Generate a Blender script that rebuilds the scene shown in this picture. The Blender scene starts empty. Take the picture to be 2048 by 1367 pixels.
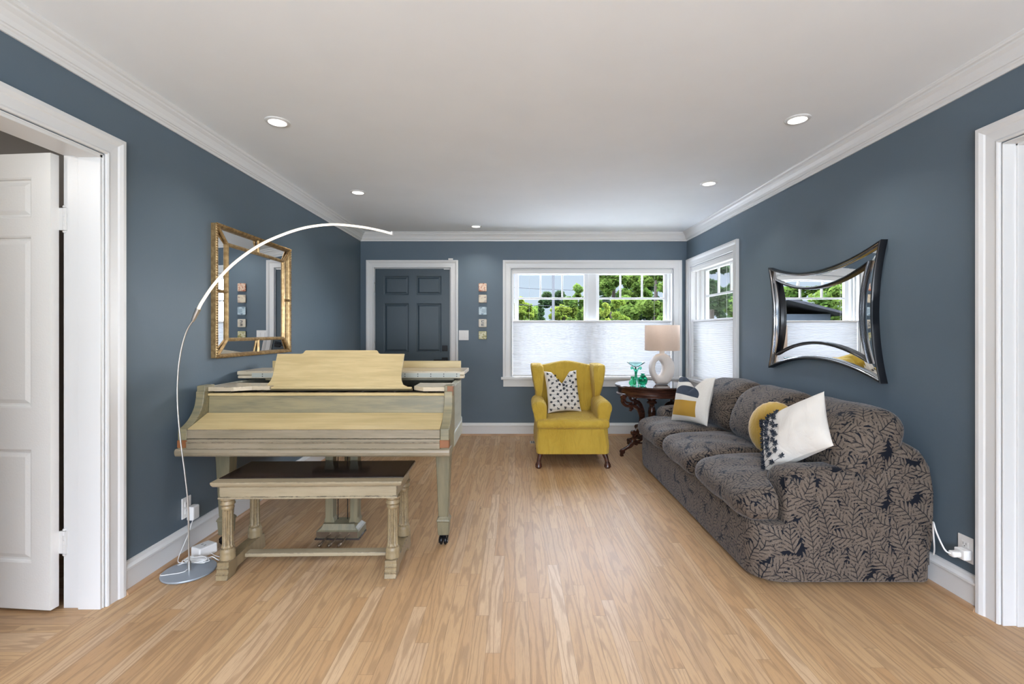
import bpy, math, random
from math import sin, cos, pi, sqrt, radians as R
from mathutils import Vector, Matrix, noise
random.seed(7)
SC = bpy.context.scene
COL = SC.collection

# ------------------------------------------------------------------ camera
F = 940.0; CX = 1030.0; CY = 663.0; CH = 1.245
cam = bpy.data.cameras.new('camera'); co = bpy.data.objects.new('camera', cam); COL.objects.link(co)
co.location = (0, 0, CH); co.rotation_euler = (pi/2, 0, 0)
cam.sensor_width = 36; cam.lens = 36*F/2048
cam.shift_x = -(CX-1024)/2048; cam.shift_y = (CY-683.5)/2048
cam.clip_start = 0.05; cam.clip_end = 500
SC.camera = co
vs = SC.view_settings
vs.view_transform = 'Standard'; vs.look = 'None'; vs.exposure = 0.0; vs.gamma = 1.0; vs.use_curve_mapping = False
SC.cycles.use_denoising = True
SC.cycles.max_bounces = 10; SC.cycles.diffuse_bounces = 6; SC.cycles.transparent_max_bounces = 12
SC.cycles.sample_clamp_indirect = 8
SC.cycles.caustics_reflective = False; SC.cycles.caustics_refractive = False

# ------------------------------------------------------------------ world
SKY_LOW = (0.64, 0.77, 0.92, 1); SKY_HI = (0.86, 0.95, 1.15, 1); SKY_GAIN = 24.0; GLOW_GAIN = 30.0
w = bpy.data.worlds.new('sky'); SC.world = w; w.use_nodes = True
nt = w.node_tree; nt.nodes.clear()
tc = nt.nodes.new('ShaderNodeTexCoord'); sp = nt.nodes.new('ShaderNodeSeparateXYZ'); nt.links.new(tc.outputs['Generated'], sp.inputs[0])
mr = nt.nodes.new('ShaderNodeMapRange'); mr.interpolation_type = 'SMOOTHSTEP'
mr.inputs['From Min'].default_value = 0.14; mr.inputs['From Max'].default_value = 0.42
nt.links.new(sp.outputs['Z'], mr.inputs['Value'])
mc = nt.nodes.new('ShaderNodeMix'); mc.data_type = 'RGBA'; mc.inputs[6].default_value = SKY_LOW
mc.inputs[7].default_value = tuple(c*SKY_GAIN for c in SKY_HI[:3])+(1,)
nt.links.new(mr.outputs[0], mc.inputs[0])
# extra sky brightness added right of the view, to light the left wall
def wm_(op, a, b, c=None):
    n = nt.nodes.new('ShaderNodeMath'); n.operation = op
    for i_, v_ in enumerate((a, b) if c is None else (a, b, c)):
        if isinstance(v_, bpy.types.NodeSocket): nt.links.new(v_, n.inputs[i_])
        else: n.inputs[i_].default_value = v_
    return n.outputs[0]
def wr_(v_, a, b):
    n = nt.nodes.new('ShaderNodeMapRange'); n.interpolation_type = 'SMOOTHSTEP'; n.inputs['From Min'].default_value = a; n.inputs['From Max'].default_value = b
    nt.links.new(v_, n.inputs['Value']); return n.outputs[0]
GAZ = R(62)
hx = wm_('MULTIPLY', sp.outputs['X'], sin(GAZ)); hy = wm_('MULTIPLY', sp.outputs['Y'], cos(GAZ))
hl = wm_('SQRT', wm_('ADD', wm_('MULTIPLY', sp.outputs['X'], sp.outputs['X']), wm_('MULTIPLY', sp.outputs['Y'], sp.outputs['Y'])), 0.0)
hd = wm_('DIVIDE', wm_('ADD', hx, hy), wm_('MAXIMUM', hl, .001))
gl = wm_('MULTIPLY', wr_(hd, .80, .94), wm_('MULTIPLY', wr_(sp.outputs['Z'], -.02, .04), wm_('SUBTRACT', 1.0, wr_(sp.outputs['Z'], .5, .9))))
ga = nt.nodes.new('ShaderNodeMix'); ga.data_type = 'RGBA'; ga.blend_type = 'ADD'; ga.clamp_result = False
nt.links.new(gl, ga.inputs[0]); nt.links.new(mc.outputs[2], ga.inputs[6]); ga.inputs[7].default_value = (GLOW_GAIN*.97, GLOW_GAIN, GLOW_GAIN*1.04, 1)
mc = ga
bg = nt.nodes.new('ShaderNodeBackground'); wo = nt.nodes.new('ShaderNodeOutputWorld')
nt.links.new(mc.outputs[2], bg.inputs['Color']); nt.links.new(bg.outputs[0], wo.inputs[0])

def lamp(name, kind, loc, energy, color=(1,1,1), rot=None, target=None, **kw):
    l = bpy.data.lights.new(name, kind); l.energy = energy; l.color = color
    for k, v in kw.items(): setattr(l, k, v)
    o = bpy.data.objects.new(name, l); COL.objects.link(o); o.location = loc
    if rot: o.rotation_euler = rot
    if target: o.rotation_euler = (Vector(target)-Vector(loc)).to_track_quat('-Z', 'Y').to_euler()
    return o
lamp('sun', 'SUN', (20, 20, 30), 5.0, (1, .96, .9), target=(20-10, 20-10, 30-20), angle=R(0.6))
# unseen fill light added behind the camera, tilted up to brighten the ceiling
lamp('rear_fill', 'AREA', (0.1, -2.70, 1.20), 345, (.86, .94, 1.03), rot=(pi/2+R(58), 0, 0), shape='RECTANGLE', size=3.4, size_y=1.6)
# light portals in the two windows
def portal(loc, rot, sx, sy):
    o = lamp('window_portal', 'AREA', loc, 1, rot=rot, shape='RECTANGLE', size=sx, size_y=sy); o.data.cycles.is_portal = True

# ------------------------------------------------------------------ materials
MATS = {}
class NT:
    def __init__(s, name):
        s.m = bpy.data.materials.new(name); s.m.use_nodes = True; s.t = s.m.node_tree
        s.b = s.t.nodes['Principled BSDF']; s.out = s.t.nodes['Material Output']; MATS[name] = s.m
    def n(s, typ, ins=None, **kw):
        x = s.t.nodes.new('ShaderNode'+typ)
        for k, v in kw.items(): setattr(x, k, v)
        for k, v in (ins or {}).items():
            if hasattr(v, 'is_output') or isinstance(v, bpy.types.NodeSocket): s.t.links.new(v, x.inputs[k])
            else: x.inputs[k].default_value = v
        return x
    def math(s, op, a, b=0.0, c=None, clamp=False):
        d = {0: a, 1: b}
        if c is not None: d[2] = c
        return s.n('Math', d, operation=op, use_clamp=clamp).outputs[0]
    def vmath(s, op, a, b=None, scale=None):
        d = {0: a}
        if b is not None: d[1] = b
        if scale is not None: d['Scale'] = scale
        return s.n('VectorMath', d, operation=op).outputs[0]
    def mix(s, f, a, b, mode='MIX'):
        x = s.n('Mix', None, data_type='RGBA', blend_type=mode)
        for k, v in ((0, f), (6, a), (7, b)):
            if isinstance(v, bpy.types.NodeSocket): s.t.links.new(v, x.inputs[k])
            else: x.inputs[k].default_value = v if k == 0 or len(v) == 4 else tuple(v)+(1,)
        return x.outputs[2]
    def ramp(s, v, a, b, lo=0.0, hi=1.0, smooth=True):
        x = s.n('MapRange', {0: v, 1: a, 2: b, 3: lo, 4: hi}, interpolation_type='SMOOTHSTEP' if smooth else 'LINEAR')
        return x.outputs[0]
    def obj(s): return s.n('TexCoord').outputs['Object']
    def geo(s): return s.n('NewGeometry').outputs['Position']
    def mapping(s, v, scale=(1,1,1), rot=(0,0,0), loc=(0,0,0)):
        return s.n('Mapping', {0: v, 'Scale': scale, 'Rotation': rot, 'Location': loc}).outputs[0]
    def noise(s, v, scale=5, detail=3, rough=.5, dist=0): 
        return s.n('TexNoise', {'Vector': v, 'Scale': scale, 'Detail': detail, 'Roughness': rough, 'Distortion': dist}).outputs[0]
    def bump(s, h, strength=.2, dist=.01):
        x = s.n('Bump', {'Height': h, 'Strength': strength, 'Distance': dist}); s.t.links.new(x.outputs[0], s.b.inputs['Normal'])
    def set(s, **kw):
        for k, v in kw.items():
            k = k.replace('_', ' ')
            k = {'Base Color': 'Base Color', 'IOR': 'IOR'}.get(k, k)
            if isinstance(v, bpy.types.NodeSocket): s.t.links.new(v, s.b.inputs[k])
            else: s.b.inputs[k].default_value = (tuple(v)+(1,) if isinstance(v, tuple) and len(v) == 3 else v)
        return s.m

def plain(name, col, rough=.5, metal=0.0, bump=None, var=0.0, **kw):
    t = NT(name)
    c = col
    if var or bump:
        o = t.obj()
    if var:
        nz = t.noise(o, 3, 3); c = t.mix(t.ramp(nz, .3, .7), tuple(x*(1-var) for x in col), tuple(min(1, x*(1+var)) for x in col))
    if bump: t.bump(t.noise(o, bump[0], 3), bump[1], .004)
    return t.set(Base_Color=c, Roughness=rough, Metallic=metal, **kw)

M_trim = plain('trim_white', (.71, .71, .71), .35, bump=(60, .08))
M_doorwhite = plain('door_white', (.86, .85, .83), .4, bump=(120, .15))
M_ceil = plain('ceiling_paint', (.82, .85, .88), .9, var=.012)
def wallmat():
    t = NT('blue_wall_paint'); o = t.geo()
    nz = t.noise(o, 2.2, 4, .6)
    c = t.mix(t.ramp(nz, .3, .7), (.100, .138, .174), (.106, .145, .182))
    t.bump(t.noise(o, 90, 3), .12, .003)
    return t.set(Base_Color=c, Roughness=.45, Specular_IOR_Level=.35)
M_wall = wallmat()
M_closet = plain('closet_grey_paint', (.33, .31, .29), .8)
M_room2 = plain('side_room_white', (.7, .69, .67), .8)
M_darkdoor = NT('dark_blue_door')
_o = M_darkdoor.obj()
M_darkdoor.bump(M_darkdoor.noise(M_darkdoor.mapping(_o, (60, 60, 4)), 3, 4), .12, .003)
M_darkdoor = M_darkdoor.set(Base_Color=(.040, .062, .080), Roughness=.4)
M_black = plain('black_metal', (.012, .012, .014), .35, .6)
M_blackmatte = plain('black_matte', (.01, .01, .012), .6)
M_hinge = plain('painted_hinge', (.72, .71, .70), .45)
M_steel = plain('brushed_steel', (.55, .53, .50), .35, .9)
M_grey_disc = plain('grey_lacquer', (.34, .38, .43), .38, .3)
M_plastic = plain('white_plastic', (.78, .77, .76), .4)
M_platesh = plain('plate_slots', (.15, .14, .14), .5)
M_brass = plain('dark_brass', (.25, .2, .15), .3, .9)

def floormat(name, along_x=False):
    t = NT(name); g = t.geo(); s = t.n('SeparateXYZ', {0: g})
    X, Y = (s.outputs[1], s.outputs[0]) if along_x else (s.outputs[0], s.outputs[1])
    u = t.math('DIVIDE', X, .0572); i = t.math('FLOOR', u); fu = t.math('FRACT', u)
    wn = t.n('TexWhiteNoise', {'W': i}, noise_dimensions='1D').outputs[0]
    L = t.math('MULTIPLY_ADD', wn, .55, .75)
    v = t.math('DIVIDE', t.math('MULTIPLY_ADD', wn, 7.3, Y), L); j = t.math('FLOOR', v); fv = t.math('FRACT', v)
    idv = t.n('CombineXYZ', {0: i, 1: j, 2: 0.0}).outputs[0]
    w2 = t.n('TexWhiteNoise', {'Vector': idv}, noise_dimensions='3D')
    rnd = w2.outputs[0]; rc = w2.outputs[1]
    # grain coordinate: local to each board
    off = t.vmath('SCALE', rc, scale=31.0)
    gc = t.vmath('ADD', t.n('CombineXYZ', {0: X, 1: Y, 2: 0.0}).outputs[0], off)
    st = t.mapping(gc, (1, .075, 1))
    warp = t.noise(t.mapping(gc, (1, .085, 1)), 7, 3, .5)
    warp2 = t.noise(t.mapping(gc, (1, .30, 1)), 40, 2, .5)
    big = t.math('MULTIPLY_ADD', t.n('SeparateXYZ', {0: gc}).outputs[0], 150.0, t.math('MULTIPLY_ADD', warp, 75.0, t.math('MULTIPLY', warp2, 2.2)))
    rings = t.ramp(t.math('SINE', big), .05, 1.0)
    fine = t.noise(t.mapping(gc, (1, .03, 1)), 420, 3, .7)
    med = t.noise(st, 55, 4, .6)
    base = t.mix(rnd, (.46, .275, .135), (.53, .345, .185))
    sel = t.ramp(t.n('SeparateXYZ', {0: rc}).outputs[1], .80, .86)
    base = t.mix(t.math('MULTIPLY', sel, .30), base, (.36, .225, .125))
    sel2 = t.ramp(t.n('SeparateXYZ', {0: rc}).outputs[2], .82, .9)
    base = t.mix(t.math('MULTIPLY', sel2, .35), base, (.66, .50, .35))
    c = t.mix(t.math('MULTIPLY', rings, .44), base, (.25, .145, .075))
    c = t.mix(t.math('MULTIPLY', t.ramp(fine, .50, .70), .50), c, (.23, .14, .08))
    c = t.mix(t.math('MULTIPLY', t.ramp(med, .5, .75), .35), c, (.36, .235, .14))
    kn = t.n('TexVoronoi', {'Vector': t.mapping(gc, (1, .5, 1)), 'Scale': 5.0}, feature='F1').outputs[0]
    c = t.mix(t.math('MULTIPLY', t.ramp(kn, .07, .0), .6), c, (.12, .07, .04))
    du = t.math('MULTIPLY', t.math('MINIMUM', fu, t.math('SUBTRACT', 1.0, fu)), .0572)
    dv = t.math('MULTIPLY', t.math('MINIMUM', fv, t.math('SUBTRACT', 1.0, fv)), L)
    d = t.math('MINIMUM', du, dv); seam = t.ramp(d, .0003, .0012, 1, 0)
    c = t.mix(t.math('MULTIPLY', seam, .55), c, (.10, .055, .03))
    h = t.math('SUBTRACT', t.math('MULTIPLY', fine, .15), t.math('MULTIPLY', seam, 1.0))
    t.bump(h, .12, .001)
    rg = t.math('MULTIPLY_ADD', t.noise(g, 3, 3), .12, .36)
    return t.set(Base_Color=c, Roughness=rg, Specular_IOR_Level=.4)
M_floor = floormat('oak_strip_floor'); M_floor2 = floormat('oak_strip_floor_crosswise', True)
M_shoe = plain('oak_shoe_moulding', (.42, .26, .15), .45, var=.2)

def paintwood(name, a, b, chips=.0, rough=.42, axis=0):
    t = NT(name); o = t.geo()
    sc = [14, 14, 14]; sc[axis] = 1.6
    n1 = t.noise(t.mapping(o, tuple(sc)), 1.6, 5, .62)
    sc2 = [120, 120, 120]; sc2[axis] = 5
    n2 = t.noise(t.mapping(o, tuple(sc2)), 1.0, 3, .6)
    c = t.mix(t.ramp(n1, .34, .66), a, b)
    c = t.mix(t.math('MULTIPLY', t.ramp(n2, .5, .8), .35), c, tuple(x*.55 for x in b))
    if chips:
        n3 = t.noise(t.mapping(o, tuple(1 if q != axis else .45 for q in range(3))), 75, 4, .7); n4 = t.noise(o, 5, 2)
        bv = t.n('Bevel', {'Radius': .007}); bv.samples = 4
        nn = t.n('NewGeometry').outputs['Normal']
        ed = t.ramp(t.n('VectorMath', {0: bv.outputs[0], 1: nn}, operation='DOT_PRODUCT').outputs[1], .995, .90)
        thr = t.math('MULTIPLY_ADD', ed, -.19-chips*.16, .79-chips*.13)
        f = t.ramp(t.math('SUBTRACT', t.math('ADD', n3, t.math('MULTIPLY', t.math('SUBTRACT', n4, .5), .25)), thr), 0.0, .025)
        c = t.mix(f, c, (.035, .025, .02))
    t.bump(n2, .12, .001)
    return t.set(Base_Color=c, Roughness=rough)
M_cream = paintwood('aged_cream_paint', (.60, .47, .245), (.50, .385, .19))
M_olive = paintwood('aged_olive_paint', (.30, .255, .145), (.19, .172, .11), .2)
M_putty = paintwood('aged_shaded_putty', (.31, .255, .18), (.235, .195, .13), .35)  # putty paint, with part of the front faces' shade put into the colour
M_pside = paintwood('aged_window_lit_paint', (.50, .50, .42), (.42, .43, .36), .2, .3, axis=1)  # paler tone puts the window light on the piano's side into the colour
M_plid = paintwood('pale_lid_paint', (.60, .51, .37), (.53, .45, .33), .1, .18)
M_barewood = plain('bare_reddish_wood', (.20, .075, .025), .5, var=.3)
M_pleg = paintwood('leg_olive_paint', (.21, .18, .108), (.14, .128, .08), .25, axis=2)
M_benchcol = paintwood('bench_cream_paint', (.33, .25, .14), (.25, .19, .105), .45, axis=2)
M_benchfront = paintwood('bench_apron_paint', (.38, .315, .21), (.31, .255, .165), .4)
M_benchtop = plain('dark_gloss', (.030, .020, .019), .14, var=.3)
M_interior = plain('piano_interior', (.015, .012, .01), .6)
def hingemat():
    t = NT('piano_hinge'); o = t.geo()
    s = t.n('SeparateXYZ', {0: o}); fx = t.math('FRACT', t.math('DIVIDE', s.outputs[0], .085))
    fz = t.math('FRACT', t.math('DIVIDE', t.math('SUBTRACT', s.outputs[2], .9455), .0145))
    d = t.math('ADD', t.math('POWER', t.math('MULTIPLY', t.math('SUBTRACT', fx, .5), .085), 2.0), t.math('POWER', t.math('MULTIPLY', t.math('SUBTRACT', fz, .5), .0145), 2.0))
    c = t.mix(t.ramp(d, .0000095, .000014), (.03, .025, .02), (.42, .43, .38))
    return t.set(Base_Color=c, Roughness=.4)
M_phinge = hingemat()

def fabric(name, col, col2, sc=5, bump=.35, rough=.85, sheen=.3):
    t = NT(name); o = t.obj()
    n = t.noise(o, sc, 4, .55, .6); wv = t.noise(t.mapping(o, (1, 1, .5)), 700, 1)
    fold = t.noise(t.mapping(o, (2.2, 2.2, .8), rot=(.3, .4, .2)), 4.6, 3, .5, 1.6)
    c = t.mix(t.ramp(n, .3, .7), col, col2)
    h = t.math('ADD', t.math('MULTIPLY', fold, 1.0), t.math('MULTIPLY', wv, .04))
    t.bump(h, bump, .03)
    return t.set(Base_Color=c, Roughness=rough, Sheen_Weight=sheen, Specular_IOR_Level=.2)
M_yellow = fabric('mustard_slipcover', (.50, .33, .043), (.57, .39, .06), 3, 1.0, .85, .12)
M_mustard = fabric('mustard_velvet', (.50, .31, .045), (.60, .40, .08), 6, .3, .7, .6)
M_white_cloth = fabric('white_cotton', (.73, .69, .64), (.78, .745, .70), 4, .3)
M_navy = fabric('navy_wool', (.010, .018, .034), (.016, .026, .045), 8, .2)
M_wood = NT('mahogany')
_o = M_wood.obj(); _n = M_wood.noise(M_wood.mapping(_o, (4, 4, 30)), 2, 4)
M_wood = M_wood.set(Base_Color=M_wood.mix(M_wood.ramp(_n, .3, .7), (.035, .014, .010), (.085, .032, .020)), Roughness=.22)
M_gold = NT('antique_gold'); _n = M_gold.noise(M_gold.obj(), 40, 3)
M_gold = M_gold.set(Base_Color=M_gold.mix(M_gold.ramp(_n, .35, .7), (.30, .19, .085), (.48, .33, .16)), Roughness=.38, Metallic=.75)
M_mirror = plain('mirror_glass', (.93, .94, .95), .0, 1.0)
M_blackgloss = plain('black_gloss', (.005, .006, .009), .22, Specular_IOR_Level=.35)
M_chrome = plain('dark_chrome', (.55, .56, .58), .12, 1.0)

def leafmat():
    t = NT('leaf_jacquard')
    uv = t.n('UVMap').outputs[0]
    wz = t.n('TexNoise', {'Vector': uv, 'Scale': 9.0, 'Detail': 2.0}).outputs[1]
    uvd = t.vmath('ADD', uv, t.vmath('SCALE', t.vmath('SUBTRACT', wz, (.5, .5, .5)), scale=.035))
    col = None; mask_total = None
    def layer(scale, off, length, width, lobes):
        p = t.vmath('ADD', uvd, off)
        v = t.n('TexVoronoi', {'Vector': p, 'Scale': scale, 'Randomness': .75}, voronoi_dimensions='2D', feature='F1')
        d = t.vmath('SUBTRACT', p, v.outputs['Position'])
        rc = t.n('SeparateXYZ', {0: v.outputs['Color']})
        ang = t.math('MULTIPLY', t.math('SUBTRACT', rc.outputs[0], .5), 2.6)
        s = t.n('SeparateXYZ', {0: d})
        ca, sa = t.math('COSINE', ang), t.math('SINE', ang)
        a = t.math('ADD', t.math('MULTIPLY', s.outputs[0], ca), t.math('MULTIPLY', s.outputs[1], sa))
        b = t.math('SUBTRACT', t.math('MULTIPLY', s.outputs[1], ca), t.math('MULTIPLY', s.outputs[0], sa))
        # curl
        a = t.math('ADD', a, t.math('MULTIPLY', t.math('MULTIPLY', b, b), t.math('MULTIPLY', t.math('SUBTRACT', rc.outputs[1], .5), 14.0)))
        bn = t.math('DIVIDE', b, length)     # -1..1 along the leaf
        prof = t.math('MULTIPLY', t.math('SUBTRACT', 1.0, t.math('MULTIPLY', bn, bn)), t.math('SUBTRACT', 1.0, t.math('MULTIPLY', bn, .35)))
        aa = t.math('ABSOLUTE', a)
        ph = t.math('ADD', t.math('MULTIPLY', b, lobes), t.math('MULTIPLY', aa, -lobes*.9))
        lob = t.math('MULTIPLY_ADD', t.math('SINE', ph), .30, .85)
        wid = t.math('MULTIPLY', t.math('MULTIPLY', prof, width), lob)
        inside = t.ramp(t.math('SUBTRACT', wid, aa), .0018, .0048)
        vein = t.ramp(aa, .0008, .0026)
        side = t.ramp(t.math('SINE', ph), -1.0, -.30, .22, 1.0)
        return t.math('MULTIPLY', inside, t.math('MULTIPLY', vein, side)), inside
    m1, i1 = layer(9.5, (0, 0, 0), .078, .046, 250)
    m2, i2 = layer(11, (3.37, 1.91, 0), .068, .040, 270)
    m3, i3 = layer(14, (7.1, 5.3, 0), .058, .034, 300)
    e1 = t.ramp(i1, .0, .5)
    m = t.math('ADD', m1, t.math('MULTIPLY', t.math('SUBTRACT', 1.0, e1), t.math('ADD', t.math('MULTIPLY', m2, .9), t.math('MULTIPLY', t.math('MULTIPLY', t.math('SUBTRACT', 1.0, i2), m3), .8))))
    fine = t.noise(uv, 160, 2)
    lf = t.mix(t.ramp(fine, .3, .7), (.112, .088, .068), (.165, .131, .106))
    c = t.mix(m, (.006, .0075, .013), lf)
    t.bump(m, .3, .003)
    return t.set(Base_Color=c, Roughness=.7, Specular_IOR_Level=.15, Sheen_Weight=.20, Sheen_Roughness=.35, Sheen_Tint=(.80, .88, 1.0, 1))
M_leaf = leafmat()

def glassmat(name, tint=(1,1,1,1), refl=1.0):
    t = NT(name); t.t.nodes.remove(t.b)
    fr = t.n('Fresnel', {'IOR': 1.45}); tr = t.n('BsdfTransparent', {'Color': tint}); gl = t.n('BsdfGlossy', {'Roughness': 0.0})
    mx = t.n('MixShader', {0: t.math('MULTIPLY', fr.outputs[0], refl), 1: tr.outputs[0], 2: gl.outputs[0]})
    t.t.links.new(mx.outputs[0], t.out.inputs[0]); return t.m
M_glass = glassmat('window_glass', (.98, .99, .99, 1), .08)
def green_glass():
    t = NT('green_glass'); 
    n = t.n('TexVoronoi', {'Vector': t.obj(), 'Scale': 70.0}).outputs[0]; t.bump(n, .5, .004)
    return t.set(Base_Color=(.25, .80, .52), Roughness=.03, Transmission_Weight=1.0, IOR=1.3)
M_gglass = green_glass()
M_pale_glass = plain('pale_seeded_glass', (.70, .93, .90), .05, Transmission_Weight=1.0, IOR=1.15)
M_gglass2 = plain('deep_green_glass', (.10, .62, .42), .04, Transmission_Weight=1.0, IOR=1.3)
M_tabletop = NT('glass_covered_wood'); _n = M_tabletop.noise(M_tabletop.mapping(M_tabletop.obj(), (2, 20, 2)), 4, 4)
M_tabletop = M_tabletop.set(Base_Color=M_tabletop.mix(_n, (.06, .035, .025), (.12, .06, .04)), Roughness=.06, Coat_Weight=1.0, Coat_Roughness=.02, Specular_IOR_Level=.9)

def translucent(name, col, tcol, f=.5, weave=None):
    t = NT(name); t.t.nodes.remove(t.b)
    d = t.n('BsdfDiffuse', {'Color': col}); tr = t.n('BsdfTranslucent', {'Color': tcol})
    if weave:
        nz = t.noise(t.mapping(t.obj(), (1, 1, .15)), weave, 2)
        nz2 = t.noise(t.mapping(t.obj(), (.15, .15, 1)), weave, 2)
        k = t.ramp(t.math('ADD', nz, nz2), .7, 1.3, .8, 1.0)
        for nd, cc in ((d, col), (tr, tcol)):
            t.t.links.new(t.mix(k, tuple(x*.8 for x in cc[:3]), cc), nd.inputs[0])
    mx = t.n('MixShader', {0: f, 1: d.outputs[0], 2: tr.outputs[0]}); t.t.links.new(mx.outputs[0], t.out.inputs[0]); return t.m
M_blind = translucent('cellular_shade_fabric', (.80, .80, .82, 1), (.150, .150, .153, 1), .45)
M_shade = translucent('linen_lampshade', (.74, .65, .57, 1), (.80, .70, .62, 1), .5, 260)
M_lampbase = plain('bisque_ceramic', (.74, .68, .63), .75, bump=(200, .08))

def emit(name, col, strength):
    t = NT(name); t.t.nodes.remove(t.b); e = t.n('Emission', {'Color': col, 'Strength': strength}); t.t.links.new(e.outputs[0], t.out.inputs[0]); return t.m
M_led = emit('warm_led_strip', (1, .84, .64, 1), 2.6)
M_can = emit('downlight_lens', (1, .95, .86, 1), 5.0)
M_bulb = emit('warm_bulb', (1, .75, .5, 1), 6.0)

def leafgreen(name, a, b):
    t = NT(name); t.t.nodes.remove(t.b)
    oi = t.n('ObjectInfo').outputs['Random']
    n = t.noise(t.geo(), 1.1, 2); n2 = t.noise(t.geo(), 7, 1)
    c = t.mix(t.ramp(t.math('ADD', t.math('MULTIPLY', n, .6), t.math('MULTIPLY', n2, .4)), .35, .65), a, b)
    d = t.n('BsdfDiffuse', {'Color': c}); tr = t.n('BsdfTranslucent', {'Color': c})
    mx = t.n('MixShader', {0: .45, 1: d.outputs[0], 2: tr.outputs[0]}); t.t.links.new(mx.outputs[0], t.out.inputs[0]); return t.m
M_g1 = leafgreen('leaves_mid_green', (.032, .062, .012), (.088, .125, .026))
M_g2 = leafgreen('leaves_yellow_green', (.065, .095, .014), (.120, .145, .024))
M_g3 = leafgreen('leaves_dark_green', (.012, .024, .010), (.030, .048, .018))
M_bark = plain('bark', (.04, .033, .027), .9, Specular_IOR_Level=0.0)
M_grass = plain('grass', (.035, .05, .02), .9, var=.3)
M_roof = plain('grey_shingles', (.022, .022, .024), .9, Specular_IOR_Level=0.0, var=.2)
M_siding = plain('dark_siding', (.03, .035, .04), .8, Specular_IOR_Level=0.0)
M_sidingw = plain('white_siding', (.09, .093, .10), .7, Specular_IOR_Level=0.0)
M_pole = plain('weathered_pole', (.075, .075, .078), .9, Specular_IOR_Level=0.0)
M_wire = plain('wire', (.04, .04, .045), .8, Specular_IOR_Level=0.0)

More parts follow.
